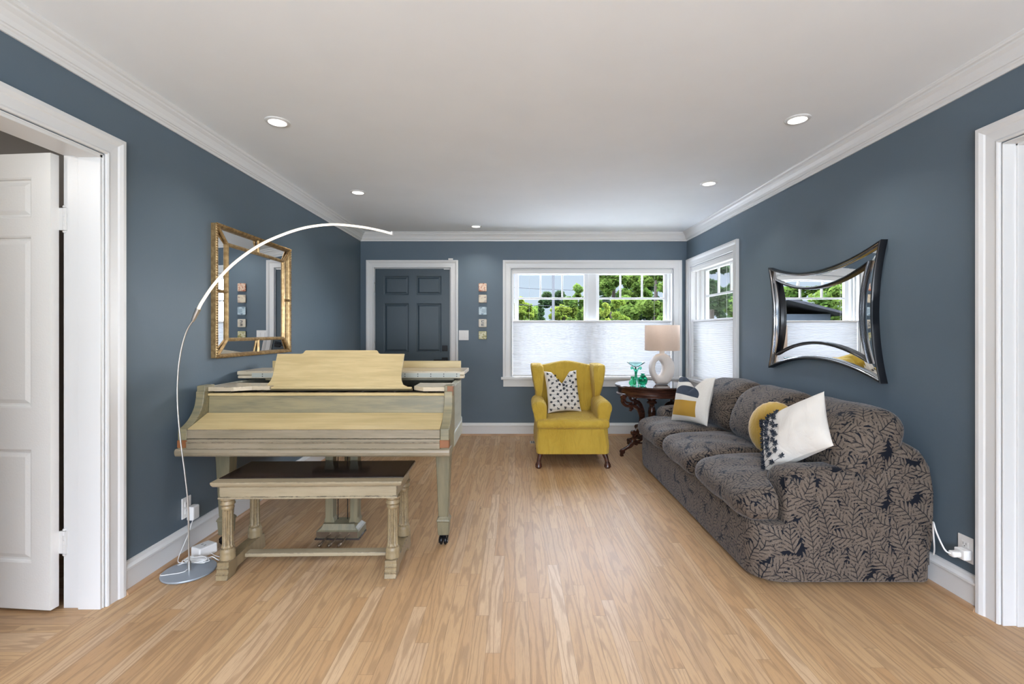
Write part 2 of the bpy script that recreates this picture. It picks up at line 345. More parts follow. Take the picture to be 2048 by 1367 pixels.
# ------------------------------------------------------------------ mesh builder
class MB:
    def __init__(s): s.v = []; s.f = []; s.s = []
    def add(s, vs_, fs, smooth=False):
        k = len(s.v); s.v += [tuple(v) for v in vs_]; s.f += [tuple(i+k for i in f) for f in fs]; s.s += [smooth]*len(fs); return s
    def box(s, x0, x1, y0, y1, z0, z1):
        x0, x1 = min(x0, x1), max(x0, x1); y0, y1 = min(y0, y1), max(y0, y1); z0, z1 = min(z0, z1), max(z0, z1)
        return s.add([(x0,y0,z0),(x1,y0,z0),(x1,y1,z0),(x0,y1,z0),(x0,y0,z1),(x1,y0,z1),(x1,y1,z1),(x0,y1,z1)],
                     [(0,3,2,1),(4,5,6,7),(0,1,5,4),(1,2,6,5),(2,3,7,6),(3,0,4,7)])
    def prism(s, poly, axis, a0, a1, smooth=False):
        n = len(poly)
        def P(p, a): return {'x': (a, p[0], p[1]), 'y': (p[0], a, p[1]), 'z': (p[0], p[1], a)}[axis]
        s.add([P(p, a0) for p in poly]+[P(p, a1) for p in poly], [tuple(range(n))[::-1], tuple(range(n, 2*n))])
        k = len(s.v)-2*n
        for i in range(n):
            j = (i+1) % n; s.f.append((k+i, k+j, k+n+j, k+n+i)); s.s.append(smooth)
        return s
    def loft(s, rings, cap=True, closed=True, smooth=True):
        n = len(rings[0]); k = len(s.v)
        for r in rings: s.v += [tuple(p) for p in r]
        for a in range(len(rings)-1):
            for i in range(n if closed else n-1):
                j = (i+1) % n; s.f.append((k+a*n+i, k+a*n+j, k+(a+1)*n+j, k+(a+1)*n+i)); s.s.append(smooth)
        if cap:
            s.f.append(tuple(range(k, k+n))[::-1]); s.s.append(False)
            m = k+(len(rings)-1)*n; s.f.append(tuple(range(m, m+n))); s.s.append(False)
        return s
    def lathe(s, prof, cx=0, cy=0, n=32, flute=None, cap=True):
        rings = []
        for (r, z) in prof:
            ring = []
            for i in range(n):
                a = 2*pi*i/n; rr = r
                if flute and flute[0] < z < flute[1]: rr = r*(1-.17*(.5+.5*cos(flute[2]*a)))
                ring.append((cx+rr*cos(a), cy+rr*sin(a), z))
            rings.append(ring)
        return s.loft(rings, cap)
    def tube(s, pts, rad, n=10, cap=True):
        pts = [Vector(p) for p in pts]; rings = []; m = len(pts)
        if not hasattr(rad, '__len__'): rad = [rad]*m
        up = None
        for i in range(m):
            d = (pts[min(i+1, m-1)]-pts[max(i-1, 0)]).normalized()
            if up is None:
                up = Vector((0, 0, 1)) if abs(d.z) < .9 else Vector((1, 0, 0))
            a = d.cross(up).normalized(); b = a.cross(d).normalized(); up = b
            rings.append([pts[i]+rad[i]*(cos(2*pi*q/n)*a+sin(2*pi*q/n)*b) for q in range(n)])
        return s.loft(rings, cap)
    def rbox(s, x0, x1, y0, y1, z0, z1, r=.04, n=10, puff=(0, 0, 0), fn=None):
        cx, cy, cz = (x0+x1)/2, (y0+y1)/2, (z0+z1)/2; h = Vector((abs(x1-x0)/2, abs(y1-y0)/2, abs(z1-z0)/2)); r = min(r, min(h)*.98)
        inn = h-Vector((r, r, r)); cache = {}
        def vert(i, j, k):
            key = (i, j, k)
            if key in cache: return cache[key]
            g = []
            for a, q in enumerate((i, j, k)):
                # cluster samples near edges
                u = -1+2*q/n; u = math.copysign(1-(1-abs(u))**1.5, u); g.append(u*h[a])
            c = Vector([max(-inn[a], min(inn[a], g[a])) for a in range(3)]); d = Vector(g)-c
            if d.length > 1e-9: p = c+d.normalized()*r
            else: p = Vector(g)
            for a in range(3):
                if puff[a]:
                    o1, o2 = [(1, 2), (0, 2), (0, 1)][a]
                    p[a] += math.copysign(1, p[a])*puff[a]*max(0, 1-(p[o1]/h[o1])**2)*max(0, 1-(p[o2]/h[o2])**2)*min(1, abs(p[a])/h[a])
            if fn: p = fn(p, h)
            s.v.append((cx+p.x, cy+p.y, cz+p.z)); cache[key] = len(s.v)-1; return cache[key]
        for a in range(3):
            for side in (0, n):
                for i in range(n):
                    for j in range(n):
                        q = []
                        for di, dj in ((0, 0), (1, 0), (1, 1), (0, 1)):
                            idx = [0, 0, 0]; idx[a] = side; o = [x for x in range(3) if x != a]; idx[o[0]] = i+di; idx[o[1]] = j+dj
                            q.append(vert(*idx))
                        flip = (side == 0) ^ (a == 1)
                        s.f.append(tuple(q[::-1] if flip else q)); s.s.append(True)
        return s
    def xf(s, M):
        s.v = [tuple(M @ Vector(v)) for v in s.v]; return s
    def build(s, name, mat, parent=None, bevel=0, seg=2, uv=False, local=False, subsurf=0, sm=None):
        me = bpy.data.meshes.new(name)
        off = Vector((0, 0, 0))
        if parent is not None and not local:
            p = parent
            while p is not None: off += p.location; p = p.parent
        me.from_pydata([tuple(Vector(v)-off) for v in s.v], [], s.f)
        if sm is not None: s.s = [sm]*len(s.f)
        me.polygons.foreach_set('use_smooth', s.s)
        import bmesh
        bm = bmesh.new(); bm.from_mesh(me); bmesh.ops.recalc_face_normals(bm, faces=bm.faces); bm.to_mesh(me); bm.free()
        if uv:
            ul = me.uv_layers.new(name='UVMap')
            for p in me.polygons:
                n = p.normal; a = max(range(3), key=lambda q: abs(n[q])*(1.15 if q != 2 else 1))
                for li in p.loop_indices:
                    c = me.vertices[me.loops[li].vertex_index].co
                    ul.data[li].uv = ((c.y, c.z) if a == 0 else (c.x+.3, c.z) if a == 1 else (c.y, c.x+.5))
        if any(s.s): me.set_sharp_from_angle(angle=R(38))
        me.materials.append(mat)
        o = bpy.data.objects.new(name, me); COL.objects.link(o)
        if parent is not None: o.parent = parent
        if bevel:
            b = o.modifiers.new('bevel', 'BEVEL'); b.width = bevel; b.segments = seg; b.limit_method = 'ANGLE'; b.angle_limit = R(35)
            b.harden_normals = False
        if subsurf:
            b = o.modifiers.new('sub', 'SUBSURF'); b.levels = subsurf; b.render_levels = subsurf
        return o
def rr(cx, cy, hx, hy, r, z, k=4):
    """rounded rectangle ring in XY at height z"""
    out = []
    r = min(r, hx, hy)
    for qx, qy, a0 in ((1, 1, 0), (-1, 1, pi/2), (-1, -1, pi), (1, -1, 3*pi/2)):
        for i in range(k+1):
            a = a0+pi/2*i/k; out.append((cx+qx*(hx-r)+r*cos(a), cy+qy*(hy-r)+r*sin(a), z))
    return out
def props(o, label=None, cat=None, group=None, kind=None):
    if label: o['label'] = label
    if cat: o['category'] = cat
    if group: o['group'] = group
    if kind: o['kind'] = kind
    return o
def thing(name, label, cat, loc, rotz=0, group=None, kind=None):
    o = bpy.data.objects.new(name, None); COL.objects.link(o); o.location = loc; o.rotation_euler = (0, 0, rotz)
    o.empty_display_size = .1
    return props(o, label, cat, group, kind)
def structure(o): o['kind'] = 'structure'; return o
def at(px, py, Y): return ((px-CX)*Y/F, Y, CH-(py-CY)*Y/F)
def spline(pts, n=8):
    """Catmull-Rom through points (tuples of any dimension)"""
    P = [tuple(2*a-b for a, b in zip(pts[0], pts[1]))]+list(pts)+[tuple(2*a-b for a, b in zip(pts[-1], pts[-2]))]
    out = []
    for i in range(1, len(P)-2):
        for q in range(n):
            t = q/n
            out.append(tuple(.5*(2*b+(c-a)*t+(2*a-5*b+4*c-d)*t*t+(3*b-a-3*c+d)*t**3) for a, b, c, d in zip(P[i-1], P[i], P[i+1], P[i+2])))
    out.append(tuple(pts[-1])); return out

# ------------------------------------------------------------------ room shell
XL, XR, YB, YR, ZC = -1.86, 2.07, 5.66, -2.6, 2.435
TW = .20; TL = .165
DL0, DL1, DLZ = 1.33, 2.125, 2.045         # left doorway
DR0, DR1, DRZ = 1.15, 1.995, 2.045         # right doorway
WB0, WB1, WZ0, WZ1 = -.042, 1.90, .68, 2.0 # back window
WR0, WR1 = 4.446, 5.53                     # right window
DB0, DB1, DBZ = -1.693, -.778, 2.01        # entry door
portal(((WB0+WB1)/2, YB+TW+.03, 1.35), (-pi/2, 0, 0), 1.95, 1.35)
portal((XR+TW+.03, (WR0+WR1)/2, 1.35), (0, pi/2, 0), 1.35, 1.1)

m = MB().box(XL-.03, XR+TW+.001, YR, YB+.001, -.12, 0); structure(m.build('floor', M_floor))
m = MB().box(-4.2, XL-.03, .2, 3.1, -.12, 0); structure(m.build('floor_closet', M_floor2))
m = MB().box(XR+TW+.001, 4.6, 0, 4.0, -.12, 0); structure(m.build('floor_side_room', M_floor2))
m = MB().box(-4.2, 4.6, YR-.2, YB+TW, ZC, ZC+.15); structure(m.build('ceiling', M_ceil))
m = MB()
m.box(XL-TL, XL, YR, DL0, 0, ZC).box(XL-TL, XL, DL1, YB, 0, ZC).box(XL-TL, XL, DL0, DL1, DLZ, ZC)
structure(m.build('wall_left', M_wall))
m = MB()
m.box(XR, XR+TW, YR, DR0, 0, ZC).box(XR, XR+TW, DR0, DR1, DRZ, ZC).box(XR, XR+TW, DR1, WR0, 0, ZC)
m.box(XR, XR+TW, WR0, WR1, 0, WZ0).box(XR, XR+TW, WR0, WR1, WZ1, ZC).box(XR, XR+TW, WR1, YB, 0, ZC)
structure(m.build('wall_right', M_wall))
m = MB()
m.box(XL-TL, DB0, YB, YB+TW, 0, ZC).box(DB0, DB1, YB, YB+TW, DBZ, ZC).box(DB1, WB0, YB, YB+TW, 0, ZC)
m.box(WB0, WB1, YB, YB+TW, 0, WZ0).box(WB0, WB1, YB, YB+TW, WZ1, ZC).box(WB1, XR+TW, YB, YB+TW, 0, ZC)
structure(m.build('wall_back', M_wall))
# rear wall (behind the camera) with a wide opening added for the fill light
m = MB()
m.box(XL-TL, -1.65, YR-.2, YR, 0, ZC).box(1.85, XR+TW, YR-.2, YR, 0, ZC).box(-1.65, 1.85, YR-.2, YR, 0, .5).box(-1.65, 1.85, YR-.2, YR, 2.3, ZC)
structure(m.build('wall_rear', M_room2))
# closet behind the left door and side room behind the right doorway
m = MB()
m.box(-4.2, XL-TL, 2.62, 2.72, 0, ZC).box(-4.3, -4.2, .2, 2.72, 0, ZC).box(-4.2, XL-TL, .1, .2, 0, ZC)
structure(m.build('wall_closet', M_closet))
m = MB()
m.box(XR+TW, 4.6, 3.4, 3.5, 0, ZC).box(4.6, 4.7, -.1, 3.5, 0, ZC).box(XR+TW, 4.6, -.1, 0, 0, ZC)
structure(m.build('wall_side_room', M_room2))
# roof eaves outside
m = MB().box(-3.5, XR+TW+.66, YB+TW, YB+TW+.62, 2.50, 2.66).box(XR+TW, XR+TW+.62, -.5, YB+TW, 2.50, 2.66)
structure(m.build('trim_9', M_trim))

# crown moulding (continuous)
prof = [(0, -.102), (.008, -.102), (.010, -.088), (.016, -.084), (.018, -.078), (.024, -.076), (.030, -.058), (.042, -.038), (.056, -.026), (.058, -.018), (.068, -.014), (.074, -.006), (.074, 0), (0, 0)]
rings = []
for p, z in prof:
    rings.append([(XL+p, YR+p, ZC+z), (XR-p, YR+p, ZC+z), (XR-p, YB-p, ZC+z), (XL+p, YB-p, ZC+z)])
m = MB().loft(rings, cap=False, smooth=False); structure(m.build('trim_1', M_trim))

BBP = [(.0, .0), (.016, .0), (.016, .108), (.022, .112), (.022, .122), (.012, .134), (.008, .148), (0, .150)]
SHP = [(.016, 0), (.034, 0), (.033, .008), (.028, .016), (.021, .020), (.016, .020)]
def base_run(name, axis, w, s_, a0, a1):
    """baseboard along an axis; w wall coordinate, s_ direction into the room"""
    bb = MB().prism([(w+s_*p, z) if axis == 'y' else (w+s_*p, z) for p, z in BBP], axis, a0, a1)
    if axis == 'x': bb = MB().prism([(w+s_*p, z) for p, z in BBP], 'x', a0, a1)
    o = structure(bb.build(name, M_trim))
    sh = MB().prism([(w+s_*p, z) for p, z in SHP], axis, a0, a1)
    sh.build('shoe_moulding', M_shoe, o)
    return o
base_run('baseboard_left', 'y', XL, 1, DL1+.095, YB)
base_run('baseboard_right', 'y', XR, -1, DR1+.095, YB)
base_run('baseboard_back', 'x', YB, -1, DB1+.10, XR)
MB()

# door / window casings
CP = [(.004, 0), (.004, .012), (.012, .016), (.020, .012), (.058, .015), (.064, .020), (.078, .026), (.094, .026), (.094, 0)]
def casing(name, mp, u0, u1, zt, zb=0, prof=CP, close=False, sc=1.0):
    rings = [[mp(u0-d*sc, zb, h), mp(u0-d*sc, zt+d*sc, h), mp(u1+d*sc, zt+d*sc, h), mp(u1+d*sc, zb, h)] for d, h in prof]
    m = MB().loft(rings, cap=False, closed=False, smooth=False)
    return m
def jamb(m, mp, u0, u1, zt, depth, stop=None):
    m_ = m
    t = .0
    def bx(ua, ub, za, zb_, ha, hb):
        a = mp(ua, za, ha); b = mp(ub, zb_, hb); m_.box(a[0], b[0], a[1], b[1], a[2], b[2])
    bx(u0, u0+.006, 0, zt, -depth, .004); bx(u1-.006, u1, 0, zt, -depth, .004); bx(u0, u1, zt-.006, zt, -depth, .004)
    if stop:
        a, b, th = stop
        bx(u0, u0+th, 0, zt, -b, -a); bx(u1-th, u1, 0, zt, -b, -a); bx(u0, u1, zt-th, zt, -b, -a)
mpL = lambda u, z, h: (XL+h, u, z)
mpR = lambda u, z, h: (XR-h, u, z)
mpB = lambda u, z, h: (u, YB-h, z)
c = casing('', mpL, DL0, DL1, DLZ); jamb(c, mpL, DL0, DL1, DLZ, TL+.01, (.0, .10, .018)); structure(c.build('trim_2', M_trim, bevel=.0015))
c = casing('', mpR, DR0, DR1, DRZ); jamb(c, mpR, DR0, DR1, DRZ, TW+.01, (.05, .10, .014)); structure(c.build('trim_3', M_trim, bevel=.0015))
c = casing('', mpB, DB0, DB1, DBZ); jamb(c, mpB, DB0, DB1, DBZ, .11); structure(c.build('trim_4', M_trim, bevel=.0015))
MB()

def hinge(parent, x, y, z, h=.095, r=.008, mat=M_hinge, leaf=None):
    m = MB()
    for i in range(5):
        z0 = z-h/2+i*h/5; m.lathe([(r, z0+.001), (r, z0+h/5-.001)], x, y, 12)
    m.lathe([(.002, z+h/2), (r*1.1, z+h/2+.004), (r*.9, z+h/2+.010), (.001, z+h/2+.014)], x, y, 10)
    m.lathe([(.001, z-h/2-.014), (r*.9, z-h/2-.010), (r*1.1, z-h/2-.004), (.002, z-h/2)], x, y, 10)
    if leaf: m.box(*leaf, z-h/2, z+h/2)
    return m.build('hinge', mat, parent)

def panel_door(parent, w, h, t, panels, mat, name='slab'):
    """local coords: x 0..w, y 0 (front)..t (back), z 0..h"""
    xs = sorted({0, w}|{p[0] for p in panels}|{p[1] for p in panels}); zs = sorted({0, h}|{p[2] for p in panels}|{p[3] for p in panels})
    m = MB()
    for i in range(len(xs)-1):
        for j in range(len(zs)-1):
            cx, cz = (xs[i]+xs[i+1])/2, (zs[j]+zs[j+1])/2
            if not any(p[0] < cx < p[1] and p[2] < cz < p[3] for p in panels): m.box(xs[i], xs[i+1], 0, t, zs[j], zs[j+1])
    for (a, b, c0, d) in panels:
        e, g = .014, .030
        m.box(a, b, .012, t-.012, c0, d)
        for yy, s_ in ((0, 1), (t, -1)):
            def ring(o, dep): return [(a+o, yy+s_*dep, c0+o), (b-o, yy+s_*dep, c0+o), (b-o, yy+s_*dep, d-o), (a+o, yy+s_*dep, d-o)]
            m.loft([ring(0, 0.001), ring(.006, .003), ring(.010, .0115)], cap=False, smooth=False)
            m.loft([ring(e+.004, .0118), ring(g+.006, .0045), ring(g+.010, .0045)], cap=False, smooth=False)
            m.add(ring(g+.010, .0045), [(0, 1, 2, 3)])
    # merge touching cells visually: no bevel on inner seams
    return m.build(name, mat, parent, local=True)

# entry door
structure(MB().box(DB0, DB1, YB-.005, YB+TW, 0, .016).build('trim_5', M_shoe, bevel=.003))
d1 = thing('door_1', None, None, (DB0+.004, YB+.012, .017), kind='structure')
k = 1/166.2
def dx(px): return (px-748.3)*k-.004
def dz(py): return CH-(py-CY)*k-.008
pl = [(dx(766.7), dx(816.5), dz(590.7), dz(552.7)), (dx(831.7), dx(882), dz(590.7), dz(552.7)),
      (dx(766.7), dx(816.5), dz(706), dz(607.7)), (dx(831.7), dx(882), dz(706), dz(607.7)),
      (dx(766.7), dx(816.5), .22, .78), (dx(831.7), dx(882), .22, .78)]
panel_door(d1, .907, 1.996, .045, pl, M_darkdoor)
L = lambda x, y, z: (DB0+.004+x, YB+.012+y, .008+z)
MB().box(dx(884), dx(894.6), -.022, 0, dz(703), dz(692)).build('deadbolt', M_black, d1, bevel=.003, local=True)
m = MB().box(dx(883), dx(895), -.012, 0, dz(727), dz(716)); m.box(dx(884), dx(892), -.05, -.012, dz(722.5), dz(720)); m.box(dx(868), dx(892), -.055, -.042, dz(722.5), dz(719.5))
m.build('door_handle', M_black, d1, bevel=.003, local=True)
for zz in (dz(574.5), dz(692), .25): hinge(d1, DB0+.004, YB-.004, zz+.008, .095, .007, M_steel)
MB().box(dx(887), dx(898.5), -.012, 0, dz(540), dz(536)).build('door_sensor', M_plastic, d1, bevel=.002, local=True)
sm_ = MB().box(*[(q-CX)*k for q in (897.5, 906.5)], YB-.045, YB-.026, DBZ+.09, DBZ+.112)
sn = sm_.build('alarm_sensor', M_plastic, None, bevel=.003); props(sn, 'small white alarm sensor on top of the entry door casing', 'sensor')

# white door in the left doorway
d2 = thing('door_2', None, None, (-2.056, 2.08, .012), rotz=R(-5), kind='structure')
q = panel_door(d2, .76, 2.025, .036, [(.093, .355, 1.738, 1.918), (.405, .667, 1.738, 1.918), (.093, .355, .894, 1.659), (.405, .667, .894, 1.659), (.093, .355, .206, .710), (.405, .667, .206, .710)], M_doorwhite)
q.scale = (-1, 1, 1)
for zz in (1.74, .285):
    hinge(d2, -2.056+.022, 2.08+.042, zz+.012, .10, .008, M_hinge, leaf=(-2.056, -2.02, 2.08+.036, 2.08+.044))

# ------------------------------------------------------------------ windows
def build_window(idx, mp, u0, u1, panes, depth=.15, uo=1):
    """mp(u,z,h): h>0 into the room"""
    root = thing('window_%d' % idx, None, None, mp((u0+u1)/2, WZ0, 0), kind='structure')
    def bx(m, ua, ub, za, zb_, ha, hb):
        a = mp(ua, za, ha); b = mp(ub, zb_, hb); m.box(a[0], b[0], a[1], b[1], a[2], b[2])
    c = casing('', mp, u0, u1, WZ1, zb=WZ0+.02, sc=1.10); c.build('window_frame', M_trim, root, bevel=.0015)
    m = MB()
    bx(m, u0, u0+.012, WZ0, WZ1, -TW, .004); bx(m, u1-.012, u1, WZ0, WZ1, -TW, .004); bx(m, u0, u1, WZ1-.012, WZ1, -TW, .004); bx(m, u0, u1, WZ0-.01, WZ0+.01, -TW-.03, .0)
    # inner stop beads
    bx(m, u0+.012, u0+.028, WZ0+.01, WZ1-.012, -.075, -.055); bx(m, u1-.028, u1-.012, WZ0+.01, WZ1-.012, -.075, -.055)
    bx(m, u0+.012, u0+.030, WZ0+.01, WZ1-.012, -.125, -.105); bx(m, u1-.030, u1-.012, WZ0+.01, WZ1-.012, -.125, -.105)
    bx(m, u0+.012, u1-.012, WZ1-.034, WZ1-.012, -.125, -.105)
    m.build('window_jamb', M_trim, root, bevel=.001)
    m = MB(); bx(m, u0-.125, u1+(.125 if idx == 1 else .105), WZ0-.008, WZ0+.022, -.03, .045); bx(m, u0-.10, u1+.10, WZ0-.095, WZ0-.008, .0, .018)
    m.build('window_sill', M_trim, root, bevel=.004)
    for n_, (pa, pb) in enumerate(panes):
        st = .052
        s_ = MB()
        for (a, b, c_, d) in ((pa-st, pa, WZ0+.04, WZ1-.02), (pb, pb+st, WZ0+.04, WZ1-.02), (pa, pb, WZ0+.04, WZ0+.10), (pa, pb, 1.947, WZ1-.015)):
            bx(s_, a, b, c_, d, -depth-.03, -depth+.012)
        so = s_.build('sash', M_trim, root, bevel=.002)
        mm = MB(); bx(mm, pa, pb, 1.645, 1.668, -depth-.02, -depth+.004)
        for f_ in (1/3, 2/3):
            xx = pa+(pb-pa)*f_; bx(mm, xx-.010, xx+.010, 1.668, 1.947, -depth-.02, -depth+.004)
        mm.build('muntins', M_trim, so, bevel=.002)
        gg = MB(); bx(gg, pa-.005, pb+.005, WZ0+.09, 1.952, -depth-.012, -depth-.008); gg.build('pane', M_glass, so)
    if len(panes) > 1:
        m = MB(); bx(m, panes[0][1]+.052, panes[1][0]-.052, WZ0+.01, WZ1-.012, -TW, -depth+.045)
        bx(m, panes[0][1]+.040, panes[1][0]-.040, WZ0+.01, WZ1-.012, -depth+.045, -depth+.06); m.build('mullion', M_trim, root, bevel=.002)
    return root, bx
win1, bx1 = build_window(1, mpB, WB0, WB1, [(.045, .854), (1.037, 1.839)])
win2, bx2 = build_window(2, mpR, WR0, WR1, [(4.54, 5.44)])

def blind(label, bxf, mp, u0, u1, ztop, zbot, loc):
    root = thing('cellular_shade', label, 'window blind', loc)
    m = MB(); bxf(m, u0, u1, WZ1-.055, WZ1-.012, -.045, -.005); m.build('head_rail', M_plastic, root, bevel=.003)
    m = MB(); bxf(m, u0, u1, ztop, ztop+.020, -.042, -.008); m.build('top_rail', M_plastic, root, bevel=.003)
    m = MB(); bxf(m, u0, u1, zbot, zbot+.018, -.042, -.008); m.build('bottom_rail', M_plastic, root, bevel=.003)
    np_ = int((ztop-zbot-.018)/.0185); rows = []
    for i in range(np_*4+1):
        z = zbot+.018+(ztop-zbot-.018)*i/(np_*4); tt = i/4-int(i/4); hh = -.020-.005*(1-abs(2*tt-1))
        rows.append([mp(u0+.002, z, hh), mp((u0+u1)/2, z, hh), mp(u1-.002, z, hh)])
    MB().loft(rows, cap=False, closed=False, smooth=False).build('shade_fabric', M_blind, root)
    for uu in (u0+.2, u1-.2): MB().tube([mp(uu, WZ1-.05, -.03), mp(uu, ztop+.02, -.03)], .0008, 6).build('cord', M_plastic, root)
    return root
blind('white top-down cellular shade across the wide double window', bx1, mpB, WB0+.014, WB1-.014, 1.362, .705, (.93, YB, .7))
blind('white cellular shade in the narrow corner window beside the sofa', bx2, mpR, WR0+.014, WR1-.014, 1.362, .705, (XR, 5.0, .7))

lamp('closet_fill', 'POINT', (-3.0, 1.1, 2.25), 14, (1, .93, .85), shadow_soft_size=.06)  # added lamp with no visible source, brightens the white door and closet wall
# ------------------------------------------------------------------ downlights
def downlight(X, Y, label, watts):
    r = .062
    root = thing('ceiling_downlight', label, 'ceiling light', (X, Y, ZC), group='recessed ceiling downlights')
    MB().lathe([(.047, ZC-.001), (.049, ZC-.008), (.058, ZC-.008), (.066, ZC-.003), (.066, ZC), (.060, ZC)], X, Y, 40, cap=False).build('trim_ring', M_trim, root)
    MB().lathe([(.0468, ZC-.001), (.044, ZC-.0005)], X, Y, 32, cap=True).build('lens', M_can, root)
    lamp('downlight_beam', 'SPOT', (X, Y, ZC-.015), watts, (1, .93, .84), rot=(0, 0, 0), spot_size=R(125), spot_blend=.8, shadow_soft_size=.04)
for X, Y, lb in ((1.582, 2.632, 'recessed downlight in the ceiling nearest above the sofa'), (-1.346, 2.663, 'recessed downlight in the ceiling nearest the white door'),
                 (1.554, 3.766, 'recessed downlight farther along above the sofa'), (-1.339, 4.009, 'recessed downlight above the arc lamp arm, farther left'),
                 (-.44, 5.30, 'small recessed downlight close to the entry door wall')):
    downlight(X, Y, lb, 22)
for X, Y in ((-1.34, .3), (1.57, .3)):
    lamp('downlight_beam', 'SPOT', (X, Y, ZC-.015), 22, (1, .93, .84), rot=(0, 0, 0), spot_size=R(125), spot_blend=.8, shadow_soft_size=.04)  # unseen spots without fixtures, added over the camera to light the room

# ================================================================== PIANO
piano = thing('grand_piano', 'distressed cream and olive painted grand piano with its music desk raised', 'piano', (-1.08, 3.1, 0))
PX0, PX1 = -1.807, -.357     # outer sides
CT = .045                    # cheek thickness
def pb(m, name, mat, parent=piano, **k): return m.build(name, mat, parent, **k)
# rim outline (plan): right side straight, then the bentside, round tail, straight left side
bent = spline([(PX1, 3.12), (-.40, 3.34), (-.58, 3.56), (-.82, 3.72), (-1.0, 3.86), (-1.10, 4.02), (-1.28, 4.13), (-1.52, 4.13), (-1.70, 4.05), (PX0, 3.86)], 6)
outline = [(PX1, 2.737)]+bent+[(PX0, 2.737)]
def inset(poly, d):   # poly runs counter-clockwise seen from above; d > 0 moves inwards
    n = len(poly); out = []
    for i in range(n):
        p0, p1, p2 = Vector(poly[i-1]), Vector(poly[i]), Vector(poly[(i+1) % n])
        e1 = (p1-p0).normalized(); e2 = (p2-p1).normalized(); n1 = Vector((-e1.y, e1.x)); n2 = Vector((-e2.y, e2.x))
        b = n1+n2; b = b/max(.3, b.dot(n1)) if b.length > 1e-6 else n1
        out.append(tuple(p1+b*d))
    return out
inn = inset(outline, .04)
m = MB()
nO = len(outline)
def ringz(poly, z): return [(x, y, z) for x, y in poly]
inn[0] = (PX1-.04, 2.737); inn[-1] = (PX0+.04, 2.737)
m.loft([ringz(inn, .70), ringz(inn, .925), ringz(outline, .925), ringz(outline, .66)], cap=False, closed=False, smooth=False)
m.prism(inset(outline, .003), 'z', .6585, .70)
pb(m, 'rim', M_pside, bevel=.002)
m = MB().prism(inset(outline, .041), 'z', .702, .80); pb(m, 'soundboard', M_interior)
m = MB().prism(inset(outline, -.006), 'z', .577, .658); pb(m, 'rim_base', M_pside, bevel=.004)
# cheeks (arms) with the scooped profile
arc = spline([(2.522, .722), (2.56, .735), (2.605, .765), (2.645, .815), (2.662, .87), (2.664, .905)], 6)
poly = [(2.522, .577)]+arc+[(2.672, .908), (2.672, .938), (2.76, .938), (2.76, .577)]
for x0, x1, nm in ((PX0-.003, PX0+CT, 'cheek'), (PX1-CT, PX1+.003, 'cheek')):
    pb(MB().prism(poly, 'x', x0, x1), nm, M_olive, bevel=.004)
for xa in (PX0-.004, PX1-CT-.003):
    pb(MB().box(xa, xa+CT+.007, 2.517, 2.56, .622, .664), 'corner_block', M_barewood, bevel=.003)
pb(MB().box(PX1-.028, PX1+.005, 2.668, 2.70, .880, .936), 'corner_block', M_barewood, bevel=.002)
ix0, ix1 = PX0+CT+.001, PX1-CT-.001
# fallboard: vertical nose and sloping lid
poly = [(2.522, .670), (2.520, .715), (2.526, .722), (2.560, .728), (2.690, .781), (2.70, .781), (2.70, .70), (2.54, .670)]
pb(MB().prism([(2.520, .672), (2.5205, .716), (2.530, .7225), (2.56, .700), (2.56, .672)], 'x', ix0, ix1), 'fallboard_lip', M_putty, bevel=.002)
pb(MB().prism([(2.5215, .7235), (2.56, .735), (2.69, .782), (2.70, .775), (2.56, .715), (2.535, .712)], 'x', ix0+.001, ix1-.001), 'fallboard', M_cream, bevel=.002)
pb(MB().prism([(2.700, .776), (2.706, .878), (2.735, .878), (2.735, .776)], 'x', ix0, ix1), 'name_board', M_olive, bevel=.002)
pb(MB().prism([(2.696, .878), (2.694, .886), (2.700, .892), (2.735, .892), (2.735, .878)], 'x', ix0, ix1), 'board_rail', M_cream, bevel=.0015)
pb(MB().prism([(2.520, .652), (2.520, .669), (2.56, .669), (2.56, .652)], 'x', ix0, ix1), 'key_slip', M_putty, bevel=.002)
pb(MB().prism([(2.514, .618), (2.514, .648), (2.510, .652), (2.512, .655), (2.56, .655), (2.56, .618)], 'x', ix0, ix1), 'front_rail', M_putty, bevel=.002)
pb(MB().prism([(2.508, .585), (2.505, .600), (2.508, .612), (2.516, .618), (2.56, .618), (2.60, .618), (2.60, .577), (2.514, .577)], 'x', PX0-.012, PX1+.008), 'bottom_moulding', M_putty, bevel=.003)
pb(MB().box(PX0+.01, PX1-.01, 2.56, 3.0, .580, .652), 'key_bed', M_olive, bevel=.002)
# dark interior behind the board rail
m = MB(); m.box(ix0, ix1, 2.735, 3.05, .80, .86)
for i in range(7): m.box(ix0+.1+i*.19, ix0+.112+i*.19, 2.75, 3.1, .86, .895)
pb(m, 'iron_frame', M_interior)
# music shelf wings
def wing(s_):
    c = (PX0+CT-.02) if s_ > 0 else (PX1-.012)
    pts = [(0, 2.700), (.165, 2.700), (.245, 2.745), (.345, 2.755), (.345, 2.93), (0, 2.93)]
    return [(c+s_*x, y) for x, y in pts]
pb(MB().prism(wing(1), 'z', .903, .927), 'shelf_wing', M_plid, bevel=.002)
wr = [(PX1-.03, 2.700), (PX1-.17, 2.700), (PX1-.235, 2.76), (PX1-.235, 2.93), (PX1-.03, 2.93)]
pb(MB().prism(wr, 'z', .903, .927), 'shelf_wing', M_plid, bevel=.002)
# music desk

